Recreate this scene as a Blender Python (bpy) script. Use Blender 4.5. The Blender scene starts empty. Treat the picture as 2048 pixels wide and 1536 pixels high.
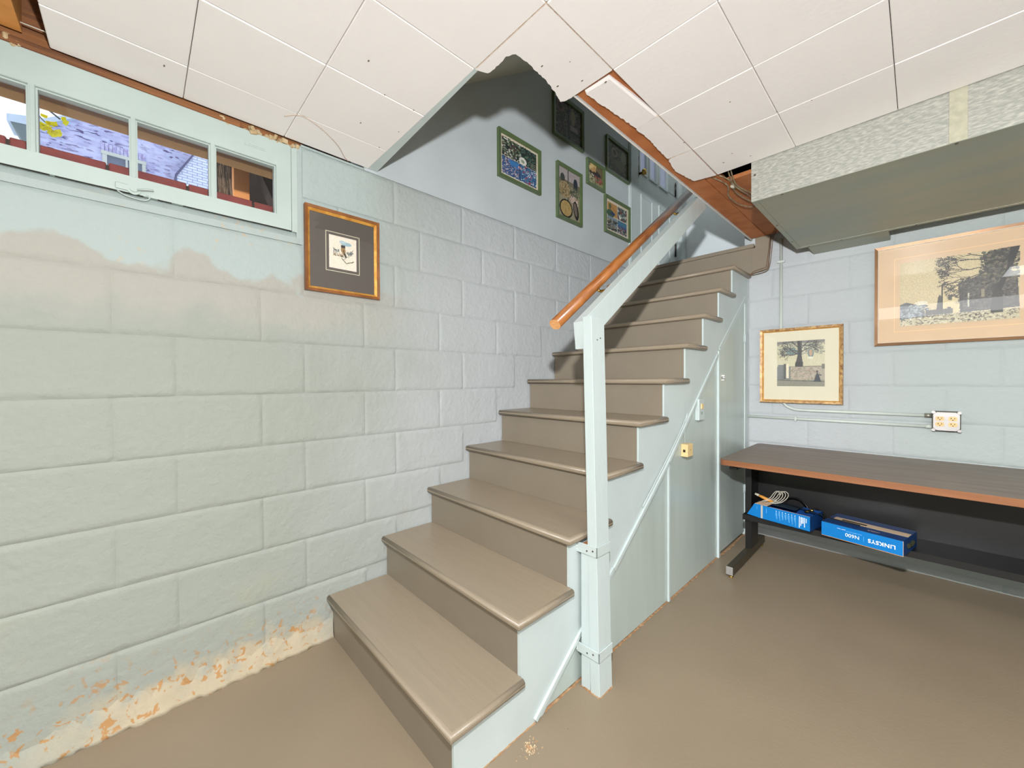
import bpy, bmesh, math, random
import numpy as np
from mathutils import Vector, Matrix, Euler
random.seed(7)
SC = bpy.context.scene
COL = SC.collection

# ------------------------------------------------------------------ camera
def look_basis(yaw, pitch, roll):
    a, b, c = [math.radians(v) for v in (yaw, pitch, roll)]
    F = Vector((-math.sin(a)*math.cos(b), math.cos(a)*math.cos(b), math.sin(b)))
    R = Vector((math.cos(a), math.sin(a), 0)); U = R.cross(F)
    return R*math.cos(c)+U*math.sin(c), -R*math.sin(c)+U*math.cos(c), F
cam_d = bpy.data.cameras.new('camera'); cam = bpy.data.objects.new('camera', cam_d); COL.objects.link(cam)
R_, U_, F_ = look_basis(46.28, -0.609, -0.311)
cam.matrix_world = Matrix(((R_.x, U_.x, -F_.x, 1.766), (R_.y, U_.y, -F_.y, -1.617), (R_.z, U_.z, -F_.z, 1.114), (0, 0, 0, 1)))
cam_d.sensor_width = 36; cam_d.lens = 779.85/2048*36; cam_d.clip_start = 0.02
SC.camera = cam
# ------------------------------------------------------------------ world and light
W = bpy.data.worlds.new('daylight'); SC.world = W; W.use_nodes = True
W.node_tree.nodes['Background'].inputs[0].default_value = (0.86, 0.92, 1.0, 1)
W.node_tree.nodes['Background'].inputs[1].default_value = 1.25
SC.view_settings.view_transform = 'Standard'; SC.view_settings.look = 'None'
SC.view_settings.exposure = 0.2; SC.view_settings.gamma = 1.0
SC.view_settings.use_curve_mapping = False

def light(name, kind, loc, energy, color, size=0.1, sizey=None, rot=(0, 0, 0), falloff=None):
    d = bpy.data.lights.new(name, kind); d.energy = energy; d.color = color
    if kind == 'AREA':
        d.shape = 'RECTANGLE'; d.size = size; d.size_y = sizey or size
    else:
        d.shadow_soft_size = size
    if falloff:
        d.use_nodes = True; nt = d.node_tree
        em = [n for n in nt.nodes if n.type == 'EMISSION'][0]
        f = nt.nodes.new('ShaderNodeLightFalloff'); f.inputs['Strength'].default_value = 1.0
        f.inputs['Smooth'].default_value = 0
        nt.links.new(f.outputs[falloff], em.inputs['Strength'])
    o = bpy.data.objects.new(name, d); o.location = loc; o.rotation_euler = rot; COL.objects.link(o)
    return o
# the photographer's flash on the camera's shoe, and two ceiling fixtures of the room behind the camera
light('camera_flash', 'POINT', (1.746, -1.578, 1.458), 33.5, (0.95, 0.972, 1.0), 0.022, falloff='Constant')
light('room_lamp_near', 'AREA', (2.9, -0.9, 2.06), 18, (0.96, 0.98, 1.0), 1.2, 0.5)
light('room_lamp_far', 'AREA', (2.3, -3.1, 2.04), 46, (0.96, 0.98, 1.0), 2.2, 1.4)

light('added_ceiling_fill', 'POINT', (3.3, -1.9, 1.0), 24.0, (0.96, 0.98, 1.0), 0.40)  # unseen fill light, added to brighten the ceiling and walls
light('added_stairwell_fill', 'AREA', (0.46, 1.3, 4.7), 32.0, (0.97, 0.98, 1.0), 0.7, 0.7)  # unseen fill light, added to lift the dark stairwell
# ------------------------------------------------------------------ helpers
def lin(c):
    out = []
    for v in c[:3]:
        v = v/255.0
        out.append(v/12.92 if v <= 0.04045 else ((v+0.055)/1.055)**2.4)
    return (out[0], out[1], out[2], 1.0)

class NT:
    def __init__(s, m): s.t = m.node_tree; s.n = s.t.nodes; s.l = s.t.links
    def new(s, typ, **kw):
        n = s.n.new(typ)
        for k, v in kw.items():
            if k in n.inputs.keys() if hasattr(n.inputs, 'keys') else False: n.inputs[k].default_value = v
            else: setattr(n, k, v)
        return n
    def link(s, a, b): s.l.new(a, b)

def mat(name, color, rough=0.6, metal=0.0, var=0.06, vscale=6.0, bump=0.0, bscale=60.0, spec=0.5, color2=None, stretch=None, detail=4.0, coat=0.0):
    """painted / wooden / metal surface: two noise-mixed tones plus fine relief"""
    m = bpy.data.materials.new(name); m.use_nodes = True; g = NT(m)
    b = g.n['Principled BSDF']; b.inputs['Roughness'].default_value = rough; b.inputs['Metallic'].default_value = metal
    b.inputs['Specular IOR Level'].default_value = spec; b.inputs['Coat Weight'].default_value = coat
    geo = g.new('ShaderNodeNewGeometry'); mp = g.new('ShaderNodeMapping')
    if stretch: mp.inputs['Scale'].default_value = stretch
    g.link(geo.outputs['Position'], mp.inputs['Vector'])
    nz = g.new('ShaderNodeTexNoise'); nz.inputs['Scale'].default_value = vscale; nz.inputs['Detail'].default_value = detail
    g.link(mp.outputs[0], nz.inputs['Vector'])
    rp = g.new('ShaderNodeValToRGB'); rp.color_ramp.elements[0].position = 0.32; rp.color_ramp.elements[1].position = 0.68
    c = lin(color)
    if color2 is None: lo = tuple(x*(1-var) for x in c[:3])+(1,); hi = tuple(min(1, x*(1+var)) for x in c[:3])+(1,)
    else: lo = c; hi = lin(color2)
    rp.color_ramp.elements[0].color = lo; rp.color_ramp.elements[1].color = hi
    g.link(nz.outputs['Fac'], rp.inputs['Fac']); g.link(rp.outputs['Color'], b.inputs['Base Color'])
    if bump:
        n2 = g.new('ShaderNodeTexNoise'); n2.inputs['Scale'].default_value = bscale; n2.inputs['Detail'].default_value = 3
        g.link(mp.outputs[0], n2.inputs['Vector'])
        bp = g.new('ShaderNodeBump'); bp.inputs['Strength'].default_value = bump; bp.inputs['Distance'].default_value = 0.004
        g.link(n2.outputs['Fac'], bp.inputs['Height']); g.link(bp.outputs['Normal'], b.inputs['Normal'])
    return m

def root(name, loc=(0, 0, 0), rot=(0, 0, 0), label=None, cat=None, group=None, kind=None):
    o = bpy.data.objects.new(name, None); COL.objects.link(o); o.location = loc; o.rotation_euler = rot
    o.empty_display_size = 0.05
    tag(o, label, cat, group, kind); return o
def tag(o, label=None, cat=None, group=None, kind=None):
    if label: o['label'] = label
    if cat: o['category'] = cat
    if group: o['group'] = group
    if kind: o['kind'] = kind
    return o
def wloc(o):
    v = Vector((0, 0, 0))
    while o is not None: v = v+o.location; o = o.parent
    return v
def obj(name, bm, material, parent=None, world=True, smooth=False, label=None):
    """link a bmesh as ONE object. world=True: vertices are in world space and get shifted to the parent's origin"""
    me = bpy.data.meshes.new(name)
    if parent is not None and world:
        bmesh.ops.translate(bm, verts=bm.verts, vec=-wloc(parent))
    bmesh.ops.recalc_face_normals(bm, faces=bm.faces)
    if smooth:
        for f in bm.faces: f.smooth = True
    bm.to_mesh(me); bm.free()
    for m in (material if isinstance(material, (list, tuple)) else [material]): me.materials.append(m)
    o = bpy.data.objects.new(name, me); COL.objects.link(o)
    if parent is not None: o.parent = parent
    if label: o['label'] = label
    return o
def BM(): return bmesh.new()
def box(bm, x0, x1, y0, y1, z0, z1, bev=0.0, seg=2, mi=0):
    b2 = bmesh.new()
    vs = [b2.verts.new((x, y, z)) for x in (x0, x1) for y in (y0, y1) for z in (z0, z1)]
    for f in ((0, 1, 3, 2), (4, 6, 7, 5), (0, 4, 5, 1), (2, 3, 7, 6), (0, 2, 6, 4), (1, 5, 7, 3)):
        b2.faces.new([vs[i] for i in f]).material_index = mi
    if bev: bmesh.ops.bevel(b2, geom=b2.edges[:], offset=bev, segments=seg, affect='EDGES', profile=0.5)
    merge(bm, b2); return bm
def merge(bm, b2):
    me = bpy.data.meshes.new('tmp'); b2.to_mesh(me); b2.free(); bm.from_mesh(me); bpy.data.meshes.remove(me)
def prism(bm, pts, axis, a, b, bev=0.0, mi=0, side_mi=None):
    """polygon in the plane normal to axis (0,1,2) extruded from a to b"""
    b2 = bmesh.new()
    def P(p, t):
        return {0: (t, p[0], p[1]), 1: (p[0], t, p[1]), 2: (p[0], p[1], t)}[axis]
    v0 = [b2.verts.new(P(p, a)) for p in pts]; v1 = [b2.verts.new(P(p, b)) for p in pts]
    b2.faces.new(v0).material_index = mi; b2.faces.new(list(reversed(v1))).material_index = mi
    n = len(pts)
    for i in range(n):
        f = b2.faces.new((v0[i], v0[(i+1) % n], v1[(i+1) % n], v1[i])); f.material_index = mi if side_mi is None else side_mi
    bmesh.ops.recalc_face_normals(b2, faces=b2.faces)
    if bev: bmesh.ops.bevel(b2, geom=b2.edges[:], offset=bev, segments=2, affect='EDGES', profile=0.5)
    merge(bm, b2); return bm
def tube(bm, pts, r, seg=10, cap=True, rs=None):
    pts = [Vector(p) for p in pts]; rings = []
    up = Vector((0, 0, 1)); pn = None
    for i, p in enumerate(pts):
        d = (pts[min(i+1, len(pts)-1)]-pts[max(i-1, 0)]).normalized()
        if pn is None:
            pn = d.cross(up); pn = d.cross(Vector((1, 0, 0))) if pn.length < 1e-3 else pn
        n = (pn-d*pn.dot(d)).normalized(); pn = n; bn = d.cross(n); rr = rs[i] if rs else r
        rings.append([bm.verts.new(p+(n*math.cos(2*math.pi*k/seg)+bn*math.sin(2*math.pi*k/seg))*rr) for k in range(seg)])
    for a, b in zip(rings, rings[1:]):
        for k in range(seg): bm.faces.new((a[k], a[(k+1) % seg], b[(k+1) % seg], b[k])).smooth = True
    if cap: bm.faces.new(rings[0]); bm.faces.new(list(reversed(rings[-1])))
    return bm
def spline(pts, n=8):
    P = [Vector(p) for p in pts]; P = [P[0]]+P+[P[-1]]; out = []
    for i in range(1, len(P)-2):
        for k in range(n):
            t = k/n; a, b, c, d = P[i-1], P[i], P[i+1], P[i+2]
            out.append(0.5*((2*b)+(c-a)*t+(2*a-5*b+4*c-d)*t*t+(3*b-a-3*c+d)*t**3))
    out.append(P[-2]); return out
def frame_x(bm, x0, x1, y0, y1, z0, z1, w, bottom=True, bev=0.0):
    """rectangular frame in a plane of constant x, its four bars butted, not overlapping"""
    box(bm, x0, x1, y0, y1, z1-w, z1, bev)
    if bottom: box(bm, x0, x1, y0, y1, z0, z0+w, bev)
    zb = z0+w if bottom else z0
    box(bm, x0, x1, y0, y0+w, zb, z1-w, bev); box(bm, x0, x1, y1-w, y1, zb, z1-w, bev)
def cyl(bm, c, axis, r, h, seg=16, r2=None):
    v = Vector(axis).normalized(); c = Vector(c); return tube(bm, [c, c+v*h], r, seg, True, [r, r2 if r2 is not None else r])
def obox(bm, M, sx, sy, sz, bev=0.0, mi=0):
    b2 = bmesh.new(); box(b2, -sx/2, sx/2, -sy/2, sy/2, -sz/2, sz/2, bev, 1, mi); bmesh.ops.transform(b2, matrix=M, verts=b2.verts); merge(bm, b2); return bm
def text_bm(s, size, depth=0.0004, bold=0.0, spacing=1.0):
    cu = bpy.data.curves.new('t', 'FONT'); cu.body = s; cu.size = size; cu.extrude = depth; cu.offset = bold
    cu.align_x = 'CENTER'; cu.align_y = 'CENTER'; cu.space_character = spacing; cu.resolution_u = 3
    o = bpy.data.objects.new('t', cu); COL.objects.link(o); bpy.context.view_layer.update()
    me = bpy.data.meshes.new_from_object(o.evaluated_get(bpy.context.evaluated_depsgraph_get()))
    bm = bmesh.new(); bm.from_mesh(me); bpy.data.objects.remove(o); bpy.data.curves.remove(cu); bpy.data.meshes.remove(me)
    return bm

# ------------------------------------------------------------------ materials
def wall_paint():
    """old pale paint: newer bluish coat around the window, beige band, grey-green below, damp stains at the foot"""
    m = bpy.data.materials.new('old_wall_paint'); m.use_nodes = True; g = NT(m); b = g.n['Principled BSDF']
    b.inputs['Roughness'].default_value = 0.72; b.inputs['Specular IOR Level'].default_value = 0.3
    geo = g.new('ShaderNodeNewGeometry'); sep = g.new('ShaderNodeSeparateXYZ'); g.link(geo.outputs['Position'], sep.inputs[0])
    def noise(scale, detail=4, dist=0.0):
        n = g.new('ShaderNodeTexNoise'); n.inputs['Scale'].default_value = scale; n.inputs['Detail'].default_value = detail
        n.inputs['Distortion'].default_value = dist; g.link(geo.outputs['Position'], n.inputs['Vector']); return n.outputs['Fac']
    def math_(op, a, bb, c=None):
        n = g.new('ShaderNodeMath'); n.operation = op
        for i, v in enumerate((a, bb, c)):
            if v is None: continue
            if isinstance(v, (int, float)): n.inputs[i].default_value = v
            else: g.link(v, n.inputs[i])
        return n.outputs[0]
    def ramp(v, a, bb):
        n = g.new('ShaderNodeMapRange'); n.interpolation_type = 'SMOOTHSTEP'; n.inputs['From Min'].default_value = a; n.inputs['From Max'].default_value = bb
        g.link(v, n.inputs['Value']); return n.outputs[0]
    def mix(f, a, bb):
        n = g.new('ShaderNodeMix'); n.data_type = 'RGBA'
        if isinstance(f, (int, float)): n.inputs['Factor'].default_value = f
        else: g.link(f, n.inputs['Factor'])
        for v, i in ((a, 6), (bb, 7)):
            if isinstance(v, tuple): n.inputs[i].default_value = v
            else: g.link(v, n.inputs[i])
        return n.outputs[2]
    z = sep.outputs['Z']; y = sep.outputs['Y']; x = sep.outputs['X']
    n1 = noise(2.2, 3); n2 = noise(14, 5); n3 = noise(45, 5); n5 = noise(5.0, 4)
    green = lin((144, 148, 139)); grey = lin((172, 175, 176)); blue = lin((158, 169, 166)); beige = lin((161, 157, 148))
    f_right = ramp(math_('ADD', y, math_('MULTIPLY', n1, 0.8)), -0.9, 0.4)
    c = mix(f_right, green, grey)
    zz = math_('ADD', z, math_('MULTIPLY_ADD', n5, 0.34, -0.17))
    left = ramp(math_('MULTIPLY', y, -1.0), 0.55, 0.95)
    onleft = ramp(math_('MULTIPLY', x, -1.0), -0.2, -0.1)
    band = math_('MULTIPLY', math_('MULTIPLY', ramp(zz, 1.28, 1.42), left), onleft)
    c = mix(math_('MULTIPLY', band, 0.75), c, beige)
    coat = math_('MULTIPLY', math_('MULTIPLY', ramp(zz, 1.505, 1.535), left), onleft)
    c = mix(math_('MULTIPLY', coat, 0.95), c, blue)
    # end wall: slightly greener towards the right
    endw = math_('MULTIPLY', ramp(y, 1.4, 1.5), ramp(x, 1.2, 1.9)); c = mix(math_('MULTIPLY', endw, 0.7), c, lin((163, 171, 166)))
    # rust spots in the coat
    sp = math_('MULTIPLY', ramp(n3, 0.56, 0.66), math_('MULTIPLY', coat, ramp(noise(3.1, 2), 0.50, 0.60)))
    c = mix(math_('MULTIPLY', sp, 0.5), c, lin((190, 160, 120)))
    # greenish dirt smears
    sm = math_('MULTIPLY', ramp(n5, 0.56, 0.72), ramp(math_('MULTIPLY', z, -1.0), -0.75, -0.25))
    c = mix(math_('MULTIPLY', sm, 0.28), c, lin((160, 158, 128)))
    # damp at the wall's foot
    zd = math_('ADD', z, math_('MULTIPLY_ADD', n2, 0.26, -0.13))
    foot = math_('MULTIPLY', math_('MULTIPLY', ramp(math_('MULTIPLY', zd, -1.0), -0.15, -0.05), ramp(math_('ADD', y, math_('MULTIPLY', n5, 0.5)), -1.75, -1.35)), math_('MULTIPLY', ramp(math_('MULTIPLY', y, -1.0), 0.9, 1.15), onleft))
    c = mix(math_('MULTIPLY', foot, 0.6), c, lin((190, 168, 134)))
    zr = math_('ADD', z, math_('MULTIPLY_ADD', n5, 0.22, -0.11))
    rz = math_('MULTIPLY', math_('MULTIPLY', ramp(math_('MULTIPLY', zr, -1.0), -0.24, -0.10), onleft), ramp(math_('MULTIPLY', y, -1.0), 0.95, 1.2))
    rust = math_('MULTIPLY', rz, ramp(noise(38, 6, 0.6), 0.57, 0.63)); c = mix(math_('MULTIPLY', rust, 0.8), c, lin((168, 118, 58)))
    g.link(c, b.inputs['Base Color'])
    bp = g.new('ShaderNodeBump'); bp.inputs['Strength'].default_value = 0.5; bp.inputs['Distance'].default_value = 0.007
    g.link(math_('ADD', n3, math_('MULTIPLY', n2, 1.5)), bp.inputs['Height']); g.link(bp.outputs['Normal'], b.inputs['Normal'])
    return m
M_wall = wall_paint()
M_plaster = mat('blue_grey_plaster', (180, 186, 187), 0.6, bump=0.15, bscale=30, var=0.05, vscale=3)
def floor_paint():
    m = mat('brown_floor_paint', (134, 119, 99), 0.42, bump=0.12, bscale=90, var=0.05, vscale=2.5, spec=0.45); g = NT(m); b = g.n['Principled BSDF']
    geo = [n for n in g.n if n.type == 'NEW_GEOMETRY'][0]
    base = b.inputs['Base Color'].links[0].from_socket
    v = g.new('ShaderNodeTexVoronoi'); v.inputs['Scale'].default_value = 9; g.link(geo.outputs['Position'], v.inputs['Vector'])
    r = g.new('ShaderNodeMapRange'); r.inputs['From Min'].default_value = 0.03; r.inputs['From Max'].default_value = 0.015; g.link(v.outputs['Distance'], r.inputs['Value'])
    mx = g.new('ShaderNodeMix'); mx.data_type = 'RGBA'; g.link(r.outputs[0], mx.inputs['Factor']); g.link(base, mx.inputs[6]); mx.inputs[7].default_value = lin((120, 100, 75))
    g.link(mx.outputs[2], b.inputs['Base Color']); return m
M_floor = floor_paint()
M_tread = mat('tread_paint', (146, 132, 113), 0.34, bump=0.15, bscale=40, var=0.04, vscale=8, stretch=(0.6, 9, 1), spec=0.5)
M_riser = mat('riser_paint', (130, 119, 103), 0.42, bump=0.1, bscale=40, var=0.04, vscale=5)
M_panel = mat('pale_blue_panel_paint', (192, 202, 201), 0.45, bump=0.12, bscale=14, var=0.05, vscale=4, stretch=(1, 1, 1))
M_lower = mat('grey_green_panel', (176, 187, 181), 0.28, bump=0.1, bscale=12, var=0.06, vscale=3, stretch=(3, 3, 0.5), spec=0.6)  # a little darker and greener than the skirt board tone
M_trim = mat('white_trim_paint', (190, 201, 199), 0.4, bump=0.1, bscale=20, var=0.04)
M_sash = mat('sash_paint', (169, 181, 175), 0.5, bump=0.15, bscale=25, var=0.04)
M_newel = mat('newel_paint', (193, 204, 203), 0.38, bump=0.2, bscale=18, var=0.015, vscale=5, stretch=(6, 6, 1))
M_chip = mat('bare_chipped_wood', (168, 112, 66), 0.8, bump=0.3)
M_tile = mat('ceiling_tile_white', (240, 235, 232), 0.75, bump=0.1, bscale=70, var=0.015, vscale=4, spec=0.25)
M_tile2 = mat('ceiling_tile_grey_back', (170, 160, 150), 0.9, bump=0.4)
M_torn = mat('torn_fibre_edge', (205, 180, 158), 0.95, bump=0.9, bscale=120, color2=(226, 212, 200), vscale=60)
M_hard = mat('brown_hardboard', (168, 98, 52), 0.6, bump=0.25, bscale=150, color2=(188, 118, 68), vscale=12)
M_wood = mat('old_joist_wood', (84, 50, 28), 0.75, bump=0.4, bscale=25, color2=(150, 96, 52), vscale=4, stretch=(3, 0.5, 14))
M_joist = mat('orange_blocking_wood', (196, 130, 62), 0.7, bump=0.3, color2=(212, 146, 78), vscale=5)
M_dark = mat('dark_wood_and_void_shade', (52, 36, 28), 0.9, var=0.2)
M_mortar = mat('crumbling_mortar', (166, 140, 102), 0.95, bump=0.9, bscale=80, color2=(190, 170, 136), vscale=30)
M_rail = mat('varnished_handrail_wood', (128, 70, 28), 0.28, bump=0.1, bscale=30, color2=(176, 110, 52), vscale=9, stretch=(8, 1.0, 1.0), coat=0.5)
M_railend = mat('raw_handrail_end', (232, 176, 120), 0.6, color2=(214, 150, 92), vscale=60, stretch=(1, 1, 5))
M_brass = mat('brass', (200, 165, 90), 0.3, 1.0, var=0.1)
def galvanised():
    m = mat('galvanised_steel', (168, 170, 160), 0.42, 0.35, var=0.1, vscale=5); g = NT(m); b = g.n['Principled BSDF']
    geo = [n for n in g.n if n.type == 'NEW_GEOMETRY'][0]; mp = g.new('ShaderNodeMapping'); mp.inputs['Scale'].default_value = (0.6, 1, 2.0)
    mp.inputs['Rotation'].default_value = (0, 0.5, 0); g.link(geo.outputs['Position'], mp.inputs[0])
    n = g.new('ShaderNodeTexNoise'); n.inputs['Scale'].default_value = 80; n.inputs['Detail'].default_value = 4; n.inputs['Distortion'].default_value = 0.3
    g.link(mp.outputs[0], n.inputs['Vector'])
    r = g.new('ShaderNodeValToRGB'); r.color_ramp.elements[0].position = 0.42; r.color_ramp.elements[1].position = 0.80
    r.color_ramp.elements[0].color = lin((156, 157, 149)); r.color_ramp.elements[1].color = lin((204, 201, 189))
    g.link(n.outputs['Fac'], r.inputs[0]); g.link(r.outputs[0], b.inputs['Base Color'])
    r2 = g.new('ShaderNodeMapRange'); r2.inputs['To Min'].default_value = 0.55; r2.inputs['To Max'].default_value = 0.3; g.link(n.outputs['Fac'], r2.inputs[0]); g.link(r2.outputs[0], b.inputs['Roughness'])
    return m
M_galv = galvanised()
M_galvdull = mat('dull_duct_metal', (142, 149, 137), 0.5, 0.15, var=0.1, color2=(156, 153, 134), vscale=3.5, stretch=(0.6, 2, 1))  # duller, darker tone than the front sheet; underside, sides and boot
M_screw = mat('screw_head', (110, 100, 88), 0.4, 0.8)
M_greenframe = mat('green_frame_paint', (84, 101, 64), 0.4, bump=0.1, var=0.12, vscale=20)
M_wine = mat('dark_walnut_frame', (112, 66, 30), 0.35, bump=0.1, color2=(140, 86, 40), vscale=20)
M_gold = mat('gold_leaf', (188, 128, 54), 0.35, 0.35, color2=(226, 170, 84), vscale=30)
M_oldgold = mat('distressed_gilt', (120, 76, 40), 0.45, 0.2, color2=(188, 154, 100), vscale=55, detail=6)
M_bronze = mat('satin_bronze', (122, 88, 58), 0.35, 0.4, color2=(146, 110, 76), vscale=6)
M_silverlip = mat('bright_fillet', (240, 235, 222), 0.3, 0.2)
M_cream = mat('cream_mat_board', (208, 200, 176), 0.85, var=0.01)
M_peach = mat('peach_mat_board', (224, 192, 152), 0.85, var=0.02)
M_darkmat = mat('dark_mat_board', (88, 80, 72), 0.7, var=0.04)
M_beigemat = mat('pinkish_beige_mat', (198, 174, 145), 0.8, var=0.02)
def glass(name, rough=0.02, tint=(1, 1, 1), strength=1.0):
    m = bpy.data.materials.new(name); m.use_nodes = True; g = NT(m); g.n.remove(g.n['Principled BSDF'])
    out = [n for n in g.n if n.type == 'OUTPUT_MATERIAL'][0]
    t = g.new('ShaderNodeBsdfTransparent'); t.inputs[0].default_value = tint+(1,)
    gl = g.new('ShaderNodeBsdfGlossy'); gl.inputs['Roughness'].default_value = rough
    fr = g.new('ShaderNodeFresnel'); fr.inputs['IOR'].default_value = 1.5
    ml = g.new('ShaderNodeMath'); ml.operation = 'MULTIPLY'; ml.inputs[1].default_value = strength; g.link(fr.outputs[0], ml.inputs[0])
    mx = g.new('ShaderNodeMixShader'); g.link(ml.outputs[0], mx.inputs[0]); g.link(t.outputs[0], mx.inputs[1]); g.link(gl.outputs[0], mx.inputs[2])
    g.link(mx.outputs[0], out.inputs[0]); return m
M_glass = glass('picture_glass'); M_pane = glass('window_glass')
M_frost = mat('frosted_door_glass', (190, 194, 200), 0.25, var=0.12, vscale=8)
_g = NT(M_frost); _t = _g.new('ShaderNodeBsdfTranslucent'); _t.inputs[0].default_value = (0.55, 0.57, 0.62, 1); _m = _g.new('ShaderNodeMixShader'); _m.inputs[0].default_value = 0.75
_g.link(_g.n['Principled BSDF'].outputs[0], _m.inputs[1]); _g.link(_t.outputs[0], _m.inputs[2]); _g.link(_m.outputs[0], [n for n in _g.n if n.type == 'OUTPUT_MATERIAL'][0].inputs[0])
M_black = mat('black_enamel_steel', (16, 14, 13), 0.42, var=0.15, spec=0.5)
M_chrome = mat('dull_steel_end_cap', (185, 185, 182), 0.35, 0.6)
M_bar = mat('worn_brown_black_steel', (62, 58, 46), 0.4, 0.3, color2=(74, 66, 48))
def walnut(name, a, b_, rough=0.4):
    m = mat(name, a, rough, color2=b_, vscale=3.0, stretch=(0.7, 7, 7), detail=6, bump=0.03, spec=0.4); return m
M_desktop = walnut('desk_walnut_laminate', (108, 92, 80), (128, 112, 98), 0.42)
M_deskedge = walnut('desk_edge_walnut', (132, 84, 54), (158, 106, 70), 0.4)
M_blue = mat('bright_blue_carton', (0, 116, 188), 0.35, var=0.02); M_navy = mat('navy_carton', (16, 52, 108), 0.35, var=0.15, color2=(22, 66, 120), vscale=20)
M_kraft = mat('kraft_beige_carton', (218, 190, 158), 0.7, var=0.04); M_white = mat('white_ink', (240, 244, 250), 0.5, var=0.0)
M_paleblue = mat('pale_blue_ink', (130, 196, 232), 0.5, var=0.0); M_inside = mat('dark_carton_inside', (48, 50, 30), 0.8); M_orangeline = mat('orange_carton_edge', (214, 150, 70), 0.6)
M_ivory = mat('ivory_plastic', (222, 194, 140), 0.4, var=0.03); M_outlet = mat('ivory_receptacle', (206, 172, 110), 0.4, var=0.05); M_slot = mat('slot_dark', (40, 26, 14), 0.7)
M_steelbox = mat('zinc_plated_cover', (166, 160, 156), 0.42, 0.3, var=0.06, vscale=20); M_boxedge = mat('steel_box_side', (92, 88, 76), 0.5, 0.4)
M_conduit = mat('painted_conduit', (188, 194, 186), 0.45, var=0.04)
M_wire = mat('cloth_wire', (170, 158, 130), 0.6, color2=(120, 96, 70), vscale=40); M_wirebrown = mat('brown_wire', (104, 74, 48), 0.5, var=0.2)
M_cordgrey = mat('grey_cable', (188, 180, 164), 0.45); M_blackcord = mat('black_cable', (20, 19, 20), 0.35, var=0.1)
M_amber = mat('amber_plastic', (206, 140, 56), 0.35, var=0.1)
M_iron = mat('black_iron_hardware', (34, 24, 20), 0.4, 0.3)
M_door = mat('grey_door_paint', (180, 190, 188), 0.4, var=0.03)
M_redbrick = mat('red_sill_brick', (134, 58, 50), 0.8, bump=0.4, color2=(112, 44, 42), vscale=14)
M_bw = [mat('whitewashed_brick_%d' % i, c, 0.8, color2=c2, vscale=18, detail=6) for i, (c, c2) in enumerate((((166, 170, 214), (196, 206, 240)), ((186, 198, 236), (206, 216, 246)), ((150, 140, 190), (190, 196, 232)), ((84, 72, 116), (120, 110, 156))))]
M_bright = mat('white_brick', (204, 216, 240), 0.8, var=0.03, vscale=10)
M_gutter = mat('grey_fascia', (150, 170, 190), 0.6); M_fascia2 = mat('dark_gutter', (96, 112, 118), 0.6)
M_leaf = mat('yellow_leaf', (214, 210, 40), 0.6, color2=(236, 224, 60), vscale=4); M_twig = mat('twig', (96, 100, 110), 0.8)
M_lintel = mat('tan_window_head', (178, 138, 84), 0.7, color2=(196, 156, 98), vscale=6)
M_crumb = mat('rust_crumbs', (176, 126, 76), 0.9, color2=(226, 206, 172), vscale=60)

M_silverlip0 = mat('white_board_edge', (226, 222, 214), 0.7)
# ------------------------------------------------------------------ room shell
YE = 1.58; ZC = 2.09; CH = 0.2032; ZT = 2.0798; XR = 4.4; YB = -4.6
bm = BM(); box(bm, -0.2, XR, YB, YE+0.2, -0.1, 0.0); floor = tag(obj('floor', bm, M_floor), 'brown painted concrete floor', None, None, 'structure')
# left wall: backing with the window hole, blocks in front
WY0, WY1, WZ0, WZ1 = -2.115, -1.145, 1.722, 2.056
bm = BM()
box(bm, -0.2, -0.0065, YB, WY0, -0.05, ZT); box(bm, -0.2, -0.0065, WY1, YE, -0.05, ZT); box(bm, -0.2, -0.0065, WY0, WY1, -0.05, WZ0-0.02)
wall_left = tag(obj('wall_left', bm, M_wall), 'painted concrete block wall beside the stairs', None, None, 'structure')
def wobble_block(h, seed):
    """one painted block face: pillowed, edges rounded into a shallow hand-struck joint, uneven outline"""
    rnd = random.Random(seed); b2 = bmesh.new(); nx, nz = 22, 11; w = 0.4064
    wob = lambda n: [rnd.uniform(-1, 1) for _ in range(n)]
    L_, R2, B_, T_ = wob(nz+1), wob(nz+1), wob(nx+1), wob(nx+1)
    sm = lambda v: [(v[max(0, i-1)]+2*v[i]+v[min(len(v)-1, i+1)])/4 for i in range(len(v))]
    L_, R2, B_, T_ = sm(L_), sm(R2), sm(B_), sm(T_); V = []
    us = [0, 0.006, 0.012, 0.022]+[0.022+(w-0.044)*k/(nx-6) for k in range(1, nx-6)]+[w-0.022, w-0.012, w-0.006, w]
    vs = [0, 0.006, 0.012, 0.022]+[0.022+(h-0.044)*k/(nz-6) for k in range(1, nz-6)]+[h-0.022, h-0.012, h-0.006, h]
    for i, u in enumerate(us):
        col = []
        for j, v in enumerate(vs):
            dl, dr_, db, dt = u+L_[j]*0.0035, w-u+R2[j]*0.0035, v+B_[i]*0.003, h-v+T_[i]*0.003
            dv = min(dl, dr_); dh = min(db, dt)
            t1 = max(0, min(1, dv/0.011)); t2 = max(0, min(1, dh/0.012)); t1 = t1*t1*(3-2*t1); t2 = t2*t2*(3-2*t2)
            x = -0.0034*(1-t1)-0.0052*(1-t2) if True else 0
            x = max(x, -0.0056)+rnd.uniform(-0.0004, 0.0004)
            col.append(b2.verts.new((x, u, v)))
        V.append(col)
    for i in range(len(us)-1):
        for j in range(len(vs)-1): b2.faces.new((V[i][j], V[i+1][j], V[i+1][j+1], V[i][j+1])).smooth = True
    return b2
bmesh_cache = {}
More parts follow.
